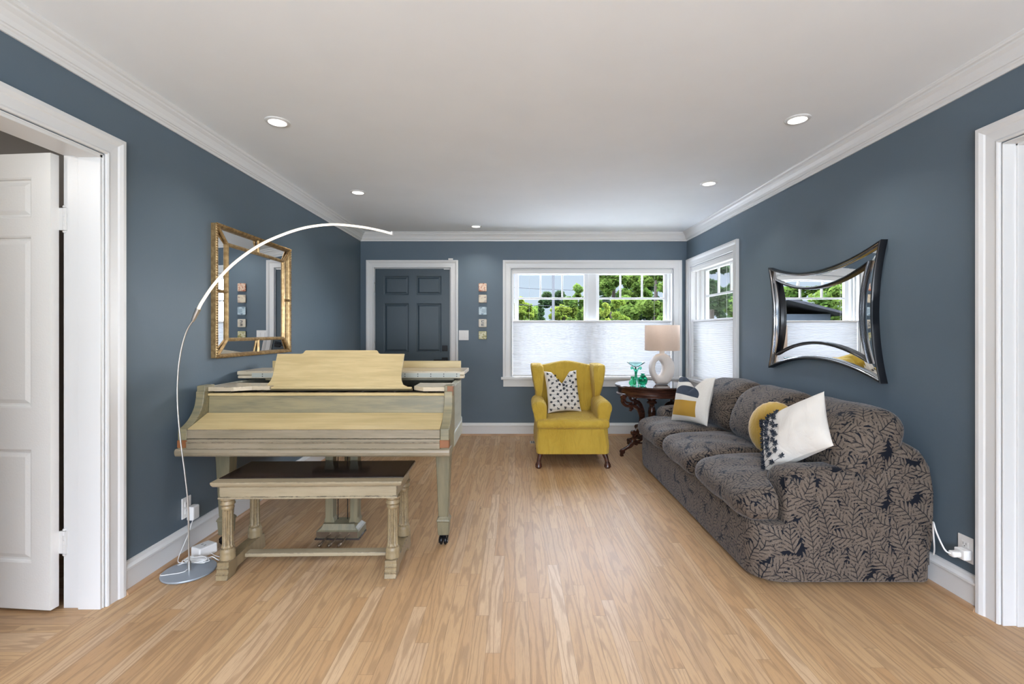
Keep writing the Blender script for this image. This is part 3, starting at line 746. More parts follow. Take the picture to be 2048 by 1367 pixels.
xc = -1.072
half = [(.460, 0), (.460, .010), (.430, .016), (.405, .028), (.392, .055), (.386, .085), (.390, .225), (.392, .2285), (.245, .2285), (.232, .232), (.226, .245), (.218, .252), (.20, .252)]
prof2 = [(x, z) for x, z in half]+[(-x, z) for x, z in half[::-1]]
m = MB().prism(prof2, 'y', 0, .016)
Mx = Matrix.Translation((xc, 2.79, .905)) @ Matrix.Rotation(-math.atan2(.115, .235), 4, 'X')
m.xf(Mx); pb(m, 'music_desk', M_cream, bevel=.002)
m = MB().box(-.463, .463, -.022, .012, -.006, .007).xf(Mx); pb(m, 'desk_ledge', M_cream, bevel=.003)
# lid
lid = [(PX1+.022, 3.09)]+[(x, y) for x, y in inset(outline, -.024)[1:-1]]+[(PX0-.018, 3.09)]
lid = [p for p in lid if p[1] >= 3.09]
pb(MB().prism(lid, 'z', .938, .958), 'lid', M_plid, bevel=.006, seg=3)
pb(MB().box(PX0-.020, PX1+.024, 3.088, 3.40, .9605, .986), 'folded_front_lid', M_plid, bevel=.004)
pb(MB().box(PX0+.08, PX1-.004, 3.084, 3.0875, .9455, .974), 'lid_hinge', M_phinge)
pb(MB().box(PX0+.05, PX1-.035, 3.404, 3.420, .960, 1.034), 'lid_lip', M_cream, bevel=.002)
pb(MB().box(PX0+.15, PX1-.05, 3.12, 3.15, .924, .9385), 'lid_support', M_olive)
MB()

def piano_leg(x, y):
    m = MB()
    S = [(.577, .052), (.560, .052), (.553, .047), (.540, .047), (.520, .042), (.495, .0405), (.17, .029), (.165, .027), (.150, .038), (.142, .040), (.138, .036), (.060, .031), (.058, .026)]
    m.loft([rr(x, y, h, h, .003, z, 1) for z, h in S][::-1], smooth=False)
    lg = m.build('leg', M_pleg, piano, bevel=.002)
    c = MB().lathe([(.013, .030), (.015, .060)], x, y, 14); c.box(x-.016, x+.016, y-.016, y+.010, .030, .038)
    c.box(x-.026, x-.022, y-.03, y+.008, .014, .040).box(x+.022, x+.026, y-.03, y+.008, .014, .040).box(x-.026, x+.026, y-.022, y+.010, .038, .043)
    w_ = MB()
    for xx in (x-.022, x+.002):
        w_.loft([[(xx+dx_, y-.014+r*cos(a*pi/8), .0255+r*sin(a*pi/8)) for a in range(16)] for dx_, r in ((0, .016), (.004, .0240), (.008, .0255), (.012, .0255), (.016, .0240), (.020, .016))])
    cc = c.build('caster', M_black, lg); w_.build('caster_wheel', M_black, lg)
piano_leg(-.419, 2.77); piano_leg(-1.700, 2.77); piano_leg(-1.33, 3.78)
# pedal lyre
ly = MB()
lx = -1.032
for px_ in (-1.096, -.950):
    ly.loft([rr(px_, 2.80, .030 if z < .14 or z > .53 else .0235, .030, .003, z, 1) for z in (.118, .135, .150, .52, .54, .577)], smooth=False)
ly.loft([rr(lx, 2.80, hx, hy, .004, z, 1) for z, hx, hy in ((.045, .124, .070), (.085, .124, .070), (.090, .116, .064), (.104, .100, .058), (.122, .092, .050))], smooth=False)
ly.box(lx-.16, lx+.16, 2.76, 2.84, .560, .580)
lyo = ly.build('pedal_lyre', M_pleg, piano, bevel=.002)
MB().box(lx-.118, lx+.118, 2.726, 2.731, .050, .084).build('pedal_plate', M_brass, lyo)
MB().box(lx-.130, lx+.130, 2.722, 2.86, .038, .046).build('lyre_foot', M_benchtop, lyo, bevel=.002)
for s_ in (-.055, 0, .055):
    MB().tube(spline([(lx+s_+.012, 2.73, .070), (lx+s_+.008, 2.69, .068), (lx+s_-.004, 2.655, .052), (lx+s_-.012, 2.625, .046)], 5), [.005]*8+[.006]*4+[.009, .011, .010, .005][:4], 10).build('pedal', M_brass, lyo)
for s_ in (-.03, .028): MB().tube([(lx+s_, 2.82, .11), (lx+s_, 2.82, .58)], .0025, 8).build('pedal_rod', M_black, lyo)

# ================================================================== BENCH
bench = thing('piano_bench', 'distressed cream piano bench with a painted dark reflection on top and fluted column legs', 'bench', (-1.05, 2.36, 0), rotz=R(1.3))
bw, bd = .478, .378
def B(m, name, mat, parent=bench, **k): return m.build(name, mat, parent, local=True, **k)
Wm = MB()
m = MB(); m.loft([rr(0, bd/2, bw+o, bd/2+o, .003, z, 1) for z, o in ((.458, -.028), (.462, -.020), (.466, -.008), (.472, -.004), (.476, -.002), (.482, 0), (.490, 0))], smooth=False)
B(m, 'seat_frame', M_benchfront, bevel=.0015)
m = MB().box(-bw+.010, bw-.004, .062, bd-.004, .4905, .4945); B(m, 'seat_reflection', M_benchtop, bevel=.002)  # dark sheet stands in for the piano's reflection in the glossy cream top
m = MB(); 
for (a, b, c_, d) in ((-bw+.032, bw-.032, .028, .046), (-bw+.032, bw-.032, bd-.046, bd-.028), (-bw+.032, -bw+.05, .046, bd-.046), (bw-.05, bw-.032, .046, bd-.046)): m.box(a, b, c_, d, .400, .459)
m.box(-bw+.026, bw-.026, .022, .03, .398, .408)
B(m, 'apron', M_benchfront, bevel=.002)
for sx in (-1, 1):
    cx_ = sx*(bw-.058)
    for cy_ in (.058, bd-.058):
        m = MB().lathe([(.036, .400), (.037, .392), (.030, .384), (.031, .376), (.035, .370), (.035, .366), (.028, .358), (.030, .350), (.030, .344), (.0255, .338), (.0255, .336), (.0265, .160), (.029, .155), (.031, .148), (.029, .141), (.034, .134), (.036, .122), (.034, .112), (.037, .104), (.037, .086)], cx_, cy_, 72, flute=(.150, .337, 12))
        B(m, 'leg', M_benchcol)
    # shaped runner
    y0_, y1_ = -.002, bd+.004
    poly = [(y0_, .0), (y0_+.006, .022), (y0_+.002, .028), (y0_+.012, .034), (y0_+.012, .050), (y0_+.006, .056), (y0_+.016, .064), (y0_+.016, .084),
            (y1_-.016, .084), (y1_-.016, .064), (y1_-.006, .056), (y1_-.012, .050), (y1_-.012, .034), (y1_-.002, .028), (y1_-.006, .022), (y1_, 0),
            (y1_-.075, 0), (y1_-.082, .016), (y1_-.098, .026), (y0_+.098, .026), (y0_+.082, .016), (y0_+.075, 0)]
    B(MB().prism(poly, 'x', cx_-.030, cx_+.030), 'runner', M_benchcol, bevel=.002)
B(MB().box(-bw+.086, bw-.086, bd/2-.028, bd/2+.028, .040, .060), 'stretcher', M_benchfront, bevel=.003)

# ================================================================== ARC LAMP
AY = 2.434
lampT = thing('arc_floor_lamp', 'slim silver arc floor lamp with glowing curved light strip', 'floor lamp', (-1.688, AY, 0))
MB().lathe([(.112, 0), (.122, .003), (.124, .008), (.122, .012), (.118, .013), (.001, .013)], -1.688, AY, 56).build('base', M_grey_disc, lampT)
def A(px, py): return ((px-CX)*AY/F, AY, CH-(py-CY)*AY/F)
pole = [A(*p) for p in ((378.5, 1135), (377.5, 1080), (376, 1010), (370, 950), (361, 880), (355, 810), (355.5, 750), (362, 700), (373, 662), (386, 640))]
MB().tube(spline(pole, 6), .0042, 10).build('pole', M_steel, lampT)
MB().lathe([(.009, .013), (.009, .055), (.005, .060)], pole[0][0], AY, 16).build('pole_socket', M_steel, lampT)
MB().tube([A(385, 643), A(388, 636), A(397, 617)], [.006, .010, .013], 14).build('joint', M_steel, lampT)
led = spline([A(*p) for p in ((397, 617), (405, 602), (430, 566), (466, 528), (514, 493), (560, 471), (610, 455), (665, 448.5), (720, 453), (760, 460.5), (784, 467))], 6)
# housing: a flat bent channel, strip set into its lower (inner) side
rings = []; strip = []
for i, p in enumerate(led):
    a = Vector(led[min(i+1, len(led)-1)])-Vector(led[max(i-1, 0)]); a.normalize(); nrm = Vector((-a.z, 0, a.x))  # outward (up-left)
    p = Vector(p); wv_ = .0085
    rings.append([p+nrm*.0045+Vector((0, -wv_, 0)), p+nrm*.0045+Vector((0, wv_, 0)), p+nrm*.0030+Vector((0, wv_, 0)), p+nrm*.0030+Vector((0, -wv_, 0))])
    strip.append([p+nrm*.0032+Vector((0, -.0070, 0)), p+nrm*.0032+Vector((0, .0070, 0)), p-nrm*.0050+Vector((0, .005, 0)), p-nrm*.0058, p-nrm*.0050+Vector((0, -.005, 0))])
MB().loft(rings, smooth=False).build('arm', M_steel, lampT)
MB().loft(strip, smooth=False).build('light_strip', M_led, lampT)
e = Vector(led[-1]); MB().box(e.x-.003, e.x+.004, AY-.011, AY+.011, e.z-.008, e.z+.010).build('end_cap', M_plastic, lampT, bevel=.001)

# ================================================================== MIRRORS
gm = thing('gold_mirror', 'large rectangular gold-framed mirror with mirrored panel border', 'mirror', (XL, 3.35, 1.5))
y0_, y1_, z0_, z1_ = 2.875, 3.825, 1.083, 1.912
def frame_ring(o, x): return [(x, y0_+o, z0_+o), (x, y1_-o, z0_+o), (x, y1_-o, z1_-o), (x, y0_+o, z1_-o)]
MB().loft([frame_ring(0, XL), frame_ring(0, XL+.030), frame_ring(.004, XL+.036), frame_ring(.010, XL+.038), frame_ring(.020, XL+.032), frame_ring(.024, XL+.022), frame_ring(.024, XL+.010)], cap=False, smooth=False).build('outer_frame', M_gold, gm)
m = MB()
nb = 62
def bead(m, x, y, z, r):
    m.lathe([(r*sin(pi*q/4), -r*cos(pi*q/4)) for q in range(5)], 0, 0, 6)
for i in range(nb+1):
    for (yy, zz) in ((y0_+(y1_-y0_)*i/nb, z0_+.003), (y0_+(y1_-y0_)*i/nb, z1_-.003)):
        k0 = len(m.v); bead(m, 0, 0, 0, .0062); m.v[k0:] = [(XL+.037+v[0], yy+v[1], zz+v[2]) for v in m.v[k0:]]
for i in range(1, 54):
    for yy in (y0_+.003, y1_-.003):
        zz = z0_+(z1_-z0_)*i/54; k0 = len(m.v); bead(m, 0, 0, 0, .0062); m.v[k0:] = [(XL+.037+v[0], yy+v[1], zz+v[2]) for v in m.v[k0:]]
o = m.build('beaded_edge', M_gold, gm); o['kind'] = 'stuff'
d_ = .112
MB().loft([frame_ring(d_-.012, XL+.024), frame_ring(d_-.010, XL+.036), frame_ring(d_, XL+.040), frame_ring(d_+.010, XL+.036), frame_ring(d_+.012, XL+.024)], cap=False, smooth=False).build('inner_frame', M_gold, gm)
m = MB()
for (ya, za, yb, zb) in ((y0_+.018, z0_+.018, y0_+d_, z0_+d_), (y1_-.018, z0_+.018, y1_-d_, z0_+d_), (y0_+.018, z1_-.018, y0_+d_, z1_-d_), (y1_-.018, z1_-.018, y1_-d_, z1_-d_)):
    MB().tube([(XL+.030, ya, za), (XL+.030, yb, zb)], .010, 8).build('corner_bar', M_gold, gm)
ym, zm = (y0_+y1_)/2, (z0_+z1_)/2
for a, b in (((ym, z0_+.02), (ym, z0_+d_)), ((ym, z1_-.02), (ym, z1_-d_)), ((y0_+.02, zm), (y0_+d_, zm)), ((y1_-.02, zm), (y1_-d_, zm))):
    MB().tube([(XL+.030, a[0], a[1]), (XL+.030, b[0], b[1])], .010, 8).build('cross_bar', M_gold, gm)
MB().box(XL+.012, XL+.026, y0_+d_+.002, y1_-d_-.002, z0_+d_+.002, z1_-d_-.002).build('glass', M_mirror, gm)
# bevelled border panels, tilted very slightly outward
a_ = frame_ring(.022, XL+.016); b_ = frame_ring(d_-.006, XL+.024)
for i in range(4):
    j = (i+1) % 4
    MB().add([a_[i], a_[j], b_[j], b_[i], (XL+.008,)+a_[i][1:], (XL+.008,)+a_[j][1:], (XL+.008,)+b_[j][1:], (XL+.008,)+b_[i][1:]], [(0, 1, 2, 3), (7, 6, 5, 4), (0, 4, 5, 1), (1, 5, 6, 2), (2, 6, 7, 3), (3, 7, 4, 0)]).build('border_glass', M_mirror, gm)

wm = thing('curved_mirror', 'black-framed mirror with inward-curving sides and double mirrored border', 'mirror', (XR, 3.13, 1.36))
def curved(o, sag=1.0):
    """closed outline: concave sided rectangle, o = inward offset; returns (y,z)"""
    ya, yb, za, zb = 2.608+o, 3.767-o, .957+o*1.1, 1.758-o*1.1
    pts = []; n = 14
    sv, sh = .100*sag, .062*sag
    def side(p, q, nx, nz, s_):
        for i in range(n):
            t = i/n; k_ = s_*4*t*(1-t); pts.append((p[0]+(q[0]-p[0])*t+nx*k_, p[1]+(q[1]-p[1])*t+nz*k_))
    side((ya, za), (yb, za), 0, 1, sv); side((yb, za), (yb, zb), -1, 0, sh); side((yb, zb), (ya, zb), 0, -1, sv); side((ya, zb), (ya, za), 1, 0, sh)
    return pts
def cr(o, x): return [(x, y, z) for y, z in curved(o)]
MB().loft([cr(0, XR), cr(0, XR-.038), cr(.004, XR-.043), cr(.012, XR-.043), cr(.020, XR-.034), cr(.022, XR-.014)], cap=False).build('outer_frame', M_blackgloss, wm)
MB().loft([cr(.014, XR-.0415), cr(.018, XR-.0395), cr(.0225, XR-.033), cr(.023, XR-.018)], cap=False).build('silver_lip', M_chrome, wm)
MB().loft([cr(.094, XR-.012), cr(.094, XR-.030), cr(.097, XR-.038), cr(.106, XR-.040), cr(.112, XR-.036), cr(.113, XR-.012)], cap=False).build('inner_frame', M_blackgloss, wm)
MB().loft([cr(.0935, XR-.026), cr(.096, XR-.0385), cr(.100, XR-.0405)], cap=False).build('silver_lip', M_chrome, wm)
ring1 = cr(.110, XR-.0145); c0 = (XR-.0145, 3.187, 1.3575)
g = MB(); g.loft([cr(.110, XR-.004), ring1], cap=False, smooth=False)
k0 = len(g.v); g.v.append(c0)
for i in range(56): g.f.append((k0-56+i, k0-56+(i+1) % 56, k0)); g.s.append(False)
g.build('glass', M_mirror, wm)
MB().loft([cr(.021, XR-.004), cr(.021, XR-.0165), cr(.097, XR-.0185), cr(.097, XR-.004)], cap=False, smooth=False).build('border_glass', M_mirror, wm)

# ================================================================== WALL BITS
# double switch plate
sw = thing('light_switch', 'white double rocker switch plate beside the entry door', 'switch', (-.616, YB, 1.204))
MB().box(-.676, -.558, YB-.007, YB, 1.143, 1.262).build('plate', M_plastic, sw, bevel=.003)
for xx in (-.645, -.589): MB().box(xx-.017, xx+.017, YB-.011, YB-.006, 1.170, 1.236).build('rocker', M_plastic, sw, bevel=.002)
# ceramic tiles
def tilemat(name, base, spot, sc, thr=.5):
    t = NT(name); n = t.noise(t.obj(), sc, 3, .6); n2 = t.noise(t.obj(), sc*.4, 2)
    c = t.mix(t.ramp(n, thr, thr+.06), base, spot); c = t.mix(t.ramp(n2, .5, .6), c, tuple((a+b)/2 for a, b in zip(base, spot)))
    t.bump(n, .4, .004); return t.set(Base_Color=c, Roughness=.35)
tm = [tilemat('tile_coral', (.70, .55, .42), (.45, .13, .07), 45), tilemat('tile_cream', (.66, .58, .45), (.32, .22, .20), 22, .56), tilemat('tile_blue', (.50, .62, .68), (.16, .24, .33), 45, .55),
      tilemat('tile_plain', (.66, .60, .50), (.60, .54, .44), 20), tilemat('tile_green', (.62, .58, .38), (.28, .25, .06), 50)]
tl = ['coral and cream patterned square tile, topmost of the column on the wall', 'cream square tile with faded brown sprig, second from the top', 'pale blue square tile with dark edge marks, middle of the column',
      'cream square tile bearing dark letter strokes, fourth from the top', 'olive and cream mottled square tile, lowest of the column']
for i, py in enumerate((574.6, 597.4, 621.6, 646, 670)):
    z = CH-(py-CY)*k; x = (965.5-CX)*k; h = .049
    t_ = MB().box(x-h, x+h, YB-.028, YB-.010, z-h, z+h)
    if i != 3:
        o = t_.build('decorative_tile', tm[i], None, bevel=.010, seg=3); props(o, tl[i], 'tile', 'ceramic tiles in a column on the blue wall')
    else:
        o = thing('decorative_tile', tl[i], 'tile', (x, YB-.02, z), group='ceramic tiles in a column on the blue wall')
        t_.build('tile_body', tm[i], o, bevel=.010, seg=3)
        g = MB(); yy0, yy1 = YB-.0295, YB-.027
        for (a, b, c_, d) in ((-.014, -.006, .012, .034), (-.014, .018, .027, .034), (-.014, .016, .008, .014), (-.014, -.006, -.032, -.004), (-.014, .018, -.011, -.004), (-.014, .012, -.022, -.016), (-.014, .018, -.033, -.027)):
            g.box(x+a, x+b, yy0, yy1, z+c_, z+d)
        g.build('letter_marks', plain('letter_glaze', (.10, .11, .13), .4), o)
    hk = MB().box(x-.02, x+.02, YB-.010, YB, z-.02, z+.02).build('mount', M_plastic, o) if i == 3 else None
    if i != 3:
        # local spacer that holds the tile off the wall
        o2 = MB().box(x-.02, x+.02, YB-.011, YB, z-.02, z+.02).build('mount', M_plastic, o)

def outlet(label, x, s_, y, z, decora=False):
    root = thing('wall_outlet', label, 'outlet', (x, y, z))
    MB().box(x, x+s_*.006, y-.036, y+.036, z-.058, z+.058).build('plate', M_plastic, root, bevel=.002)
    for zz in (z-.02, z+.02):
        f_ = MB().box(x+s_*.005, x+s_*.009, y-.017, y+.017, zz-.014, zz+.014).build('socket', M_plastic, root, bevel=.002)
        for yy in (y-.007, y+.007): MB().box(x+s_*.0085, x+s_*.0093, yy-.0012, yy+.0012, zz-.002, zz+.008).build('slot', M_platesh, f_)
        MB().box(x+s_*.0085, x+s_*.0093, y-.0025, y+.0025, zz-.010, zz-.005).build('slot', M_platesh, f_)
    return root
outlet('white wall outlet low on the left wall behind the arc lamp', XL, 1, 2.655, .255)
outlet('white wall outlet low on the right wall by the sofa end', XR, -1, 2.155, .252)
# plugs
ad = thing('plug_adapter', 'white plug-in adapter in the left wall outlet', 'adapter', (XL+.01, 2.672, .215))
MB().box(XL+.0095, XL+.050, 2.645, 2.70, .180, .258).build('body', M_plastic, ad, bevel=.008, seg=3)
cable = spline([(XL+.03, 2.672, .182), (XL+.035, 2.62, .11), (XL+.045, 2.54, .035), (-1.79, 2.50, .020), (-1.76, 2.50, .018)], 6)
MB().tube(cable, .0022, 6).build('cable', M_plastic, ad)
pa = thing('plug_adapter', 'white adapter and flat plug in the right wall outlet', 'adapter', (XR-.01, 2.15, .235))
MB().box(XR-.046, XR-.0095, 2.118, 2.168, .212, .256).build('body', M_plastic, pa, bevel=.004)
MB().box(XR-.088, XR-.047, 2.125, 2.155, .222, .248).build('plug', M_plastic, pa, bevel=.008, seg=3)
MB().tube(spline([(XR-.086, 2.14, .235), (XR-.105, 2.15, .25), (XR-.106, 2.19, .31), (XR-.09, 2.225, .345), (XR-.06, 2.26, .30), (XR-.04, 2.275, .20), (XR-.03, 2.29, .16)], 6), .0034, 8).build('cable', M_plastic, pa)
# power block and dimmer on the floor
pbk = thing('power_block', 'white power block lying on the floor behind the arc lamp', 'power block', (-1.735, 2.625, 0), rotz=R(-25))
MB().box(-.040, .040, -.05, .05, 0.004, .058).build('body', M_plastic, pbk, bevel=.008, seg=3, local=True)
for xx in (-.012, .012): MB().box(xx-.003, xx+.003, -.010, .002, .0575, .0587).build('slot', M_platesh, pbk, local=True)
MB().box(-.03, .03, -.04, .04, 0, .006).build('underside', M_plastic, pbk, local=True)
dm = thing('dimmer_switch', 'small white oval dimmer with its cable coil on the lamp base', 'dimmer', (-1.705, 2.53, .013))
MB().lathe([(.001, 0), (.028, 0), (.034, .008), (.032, .016), (.018, .022), (.001, .023)], 0, 0, 28).xf(Matrix.Scale(1.25, 4, (1, 0, 0))).build('body', M_plastic, dm, local=True)
rnd = random.Random(3)
for q in range(5):
    c0 = Vector((-1.70+rnd.uniform(-.02, .03), 2.50+rnd.uniform(-.02, .02), .018)); pts = []
    for i in range(13):
        a = 2*pi*i/12; pts.append((c0.x+(.055+.012*rnd.random())*cos(a+q), c0.y+.024*sin(a+q)+.008*rnd.random(), .0175+.004*q+.010*rnd.random()))
    MB().tube(spline(pts, 4), .0023, 6).build('cable', M_plastic, dm)
MB().tube(spline([(-1.66, 2.54, .022), (-1.63, 2.53, .035), (-1.60, 2.54, .012), (-1.61, 2.58, .006), (-1.66, 2.60, .008), (-1.69, 2.61, .02)], 6), .0023, 6).build('cable', M_plastic, dm)
MB().tube(spline([(-1.76, 2.50, .018), (-1.80, 2.46, .006), (-1.81, 2.40, .006), (-1.77, 2.37, .018), (-1.70, 2.40, .017), (-1.69, 2.425, .02)], 6), .0023, 6).build('cable', M_plastic, dm)
# floor register
fv = thing('floor_vent', 'small dark slotted floor register behind the yellow armchair', 'floor vent', (.30, 5.30, 0))
MB().box(.168, .44, 5.235, 5.345, .0005, .004).build('vent_frame', M_steel, fv, bevel=.001)
m = MB()
for i in range(11):
    x = .182+i*.0225; m.box(x, x+.012, 5.25, 5.33, .004, .0052)
m.build('vent_slots', M_black, fv)
MB()

# ================================================================== WING CHAIR
ch = thing('wing_chair', 'mustard yellow slipcovered wingback armchair with small carved front feet', 'armchair', (.53, 4.65, 0))
def prism_x(m, secs, smooth=True): m.loft(secs, smooth=smooth); return m
# skirt / frame
m = MB()
m.loft([rr(.532, 4.655, hx, hy, .05, z, 5) for z, hx, hy in ((.125, .325, .36), (.130, .333, .368), (.20, .336, .370), (.30, .328, .362), (.36, .325, .358), (.372, .31, .345))])
m.build('skirt', M_yellow, ch)
# seat cushion
def sag(p, h):
    p = p.copy()
    if p.z > 0: p.z += .006*sin(p.x*14)*cos(p.y*9)
    return p
MB().rbox(.195, .868, 4.275, 4.90, .352, .438, .038, 14, (.006, .01, .016), sag).build('seat_cushion', M_yellow, ch)
# backrest with serpentine crest, leaning back
secs = []
for i in range(25):
    u = -1+i/12.0; x = .531+.325*u
    crest = .905+.040*(.5+.5*cos(pi*min(1, abs(u)*1.15))) - .012*abs(u)**6
    edge = 1-abs(u)**8*.4
    ring = []
    for (yf, zf) in ((4.800, .35), (4.805, .55), (4.835, .74), (4.868, crest-.035), (4.885, crest-.010), (4.915, crest), (4.96, crest-.002), (4.99, crest-.02), (5.00, crest-.06), (4.985, .6), (4.975, .30)):
        ring.append((x, 4.90+(yf-4.90)*(edge if yf < 4.9 else 1), zf))
    secs.append(ring)
MB().loft(secs).build('backrest', M_yellow, ch, subsurf=1)
# wings
for s_ in (-1, 1):
    secs = []
    #        z     x outer  x inner  y front y back
    for (z, xo, xi, yf, yb) in ((.56, .30, .262, 4.70, 4.93), (.62, .322, .258, 4.66, 4.95), (.68, .336, .250, 4.645, 4.97), (.76, .352, .246, 4.628, 4.98), (.84, .364, .242, 4.632, 4.99), (.89, .371, .246, 4.650, 4.99), (.912, .368, .252, 4.675, 4.985), (.920, .352, .268, 4.71, 4.97)):
        secs.append(rr(.531+s_*(xo+xi)/2, (yf+yb)/2, (xo-xi)/2, (yb-yf)/2, .032, z, 4))
    MB().loft(secs).build('wing', M_yellow, ch, subsurf=1)
# arms: padded, flaring outward
for s_ in (-1, 1):
    secs = []
    for (y, top, w_) in ((4.345, .575, .060), (4.355, .596, .071), (4.40, .608, .076), (4.55, .610, .074), (4.70, .612, .070), (4.86, .615, .066)):
        cx_ = .531+s_*.300; ring = []
        for a in range(9):
            t_ = pi*a/8; ring.append((cx_+s_*.004-s_*(w_)*cos(t_)*-1*1.0, y, top-.070+.070*sin(t_)))
        xo, xi = cx_+s_*w_, cx_-s_*w_
        lower = [(cx_-s_*.064, y, .46), (cx_-s_*.060, y, .34), (cx_-s_*.0, y, .30), (cx_+s_*.030, y, .34), (cx_+s_*.048, y, .46)]
        ring = ring+[(q[0], q[1], q[2]) for q in lower]
        secs.append(ring)
    MB().loft(secs).build('arm', M_yellow, ch, subsurf=1)
# feet
for s_ in (-1, 1):
    x0 = .531+s_*.307
    MB().tube([(x0-s_*.012, 4.345, .135), (x0-s_*.010, 4.335, .115), (x0, 4.318, .085), (x0+s_*.006, 4.305, .055), (x0+s_*.008, 4.298, .032), (x0+s_*.008, 4.297, .012), (x0+s_*.008, 4.297, .0)],
              [.026, .024, .020, .019, .029, .031, .020], 14).build('leg', M_wood, ch)
    MB().tube([(x0-s_*.02, 4.96, .135), (x0-s_*.015, 4.98, .06), (x0-s_*.01, 5.0, .0)], [.024, .019, .016], 12).build('leg', M_wood, ch)

# ================================================================== PILLOWS
def pillow_fn(w, h, t, chop=0.0, seed=0, sq=.0, ear=.06):
    """returns f(u,v,side)->(x,y,z) local: x across, z up, y thickness; bottom edge at z=0"""
    def f(u, v, side):
        au, av = abs(u), abs(v)
        pinch = 1-.07*(1-u*u)*0
        x = w/2*u*(1-.085*(1-v*v)*abs(u))*(1+ear*0); z = h/2*v*(1-.085*(1-u*u)*abs(v))
        th = t/2*(max(0, 1-au**2.6)**.55)*(max(0, 1-av**2.6)**.55)
        n1 = noise.noise(Vector((u*2.1+seed, v*2.1, side*.7+seed)))
        th *= 1+.16*n1
        y = side*th
        if chop and v > -.2:
            k_ = max(0, 1-abs(u)/.55)*((v+.2)/1.2)**1.6
            z -= chop*h*k_
            y -= 0
            y += -side*th*.0+ .10*h*k_*.35
            th2 = k_*.35; y = y*(1-th2*.3)
        z -= sq*h*(max(0, -v))**2*.3
        return x, y, z+h/2
    return f
def pillow_mesh(m, f, n=26):
    for side in (-1, 1):
        k0 = len(m.v)
        for j in range(n+1):
            for i in range(n+1):
                u = math.copysign(1-(1-abs(-1+2*i/n))**1.4, -1+2*i/n); v = math.copysign(1-(1-abs(-1+2*j/n))**1.4, -1+2*j/n)
                m.v.append(f(u, v, side))
        for j in range(n):
            for i in range(n):
                a = k0+j*(n+1)+i; q = (a, a+1, a+n+2, a+n+1); m.f.append(q if side == -1 else q[::-1]); m.s.append(True)
    return m
def place(o, loc, rx=0, ry=0, rz=0):
    o.location = loc; o.rotation_euler = (Matrix.Rotation(rz, 3, 'Z') @ Matrix.Rotation(rx, 3, 'X') @ Matrix.Rotation(ry, 3, 'Y')).to_euler()
def tuft(m, p, r, n=16, rnd=random):
    p = Vector(p)
    for i in range(n):
        d = Vector((rnd.uniform(-1, 1), -abs(rnd.uniform(.1, 1)), rnd.uniform(-1.1, .8))).normalized()
        e = d.orthogonal().normalized()*r*.16; g = d.cross(e).normalized()*r*.16; q = p+d*r*rnd.uniform(.8, 1.15)
        k0 = len(m.v); m.v += [tuple(p+e), tuple(p-e*.5+g), tuple(p-e*.5-g), tuple(q+e*.8), tuple(q-e*.4+g*.8), tuple(q-e*.4-g*.8)]
        m.f += [(k0, k0+1, k0+4, k0+3), (k0+1, k0+2, k0+5, k0+4), (k0+2, k0, k0+3, k0+5), (k0+3, k0+4, k0+5)]; m.s += [False]*4
rt = random.Random(11)
# A: tufted pillow on the yellow chair
pA = thing('throw_pillow', 'white pillow with rows of small navy tufts, standing on the yellow armchair', 'pillow', (.45, 4.70, .45), group='throw pillows')
fA = pillow_fn(.345, .42, .15, .30, 1)
pillow_mesh(MB(), fA).build('cover', M_white_cloth, pA, local=True)
m = MB(); ln = MB()
for r_ in range(11):
    v = -.88+r_*.175
    for c_ in range(5):
        u = -.86+c_*.42+(.16 if r_ % 2 else 0)
        if u > .95: continue
        p = fA(u, v, -1); tuft(m, (p[0], p[1]-.002, p[2]), .0165, 16, rt)
        if c_ % 2 == 0 and u+.34 < .97:
            ln.tube([tuple(Vector(fA(u+.34*q/6, v, -1))+Vector((0, -.0008, 0))) for q in range(7)], .0009, 5)
m.build('tufts', M_navy, pA, local=True)['kind'] = 'stuff'; ln.build('stitching', M_navy, pA, local=True)['kind'] = 'stuff'
place(pA, (.490, 4.625, .452), R(-17.7), R(-1), R(12))

# B: colour-block pillow on the sofa's far end
def blockmat():
    t = NT('colour_block_cotton'); s = t.n('SeparateXYZ', {0: t.obj()}); X, Z = s.outputs[0], s.outputs[2]
    def edge(v, a, b): return t.ramp(v, a, b)
    mustard = t.math('MULTIPLY', t.math('MULTIPLY', edge(Z, .050, .053), edge(Z, .180, .177)), t.math('MULTIPLY', edge(X, -.165, -.162), edge(X, .105, .102)))
    dx_ = t.math('DIVIDE', t.math('ADD', X, .03), .145); dz_ = t.math('DIVIDE', t.math('SUBTRACT', Z, .225), .085)
    rad = t.math('ADD', t.math('MULTIPLY', dx_, dx_), t.math('MULTIPLY', dz_, dz_))
    navy = t.math('MULTIPLY', t.ramp(rad, 1.0, .97), edge(t.math('MULTIPLY_ADD', X, .12, Z), .218, .221))
    dx2 = t.math('DIVIDE', t.math('ADD', X, .12), .060); dz2 = t.math('DIVIDE', t.math('SUBTRACT', Z, .365), .030)
    navy2 = t.ramp(t.math('ADD', t.math('MULTIPLY', dx2, dx2), t.math('MULTIPLY', dz2, dz2)), 1.0, .96)
    wv = t.noise(t.obj(), 260, 2)
    c = t.mix(mustard, (.74, .71, .66), (.47, .27, .035)); c = t.mix(t.math('MAXIMUM', navy, navy2), c, (.035, .05, .08))
    c = t.mix(t.math('MULTIPLY', t.ramp(wv, .5, .8), .25), c, (.25, .22, .2))
    t.bump(t.math('ADD', wv, t.math('MULTIPLY', t.noise(t.mapping(t.obj(), (3, 3, 1.5)), 4, 3), 4.0)), .2, .006)
    return t.set(Base_Color=c, Roughness=.9)
pB = thing('throw_pillow', 'off-white pillow with mustard block and navy half circle, far end of the sofa', 'pillow', (1.52, 4.2, .47), group='throw pillows')
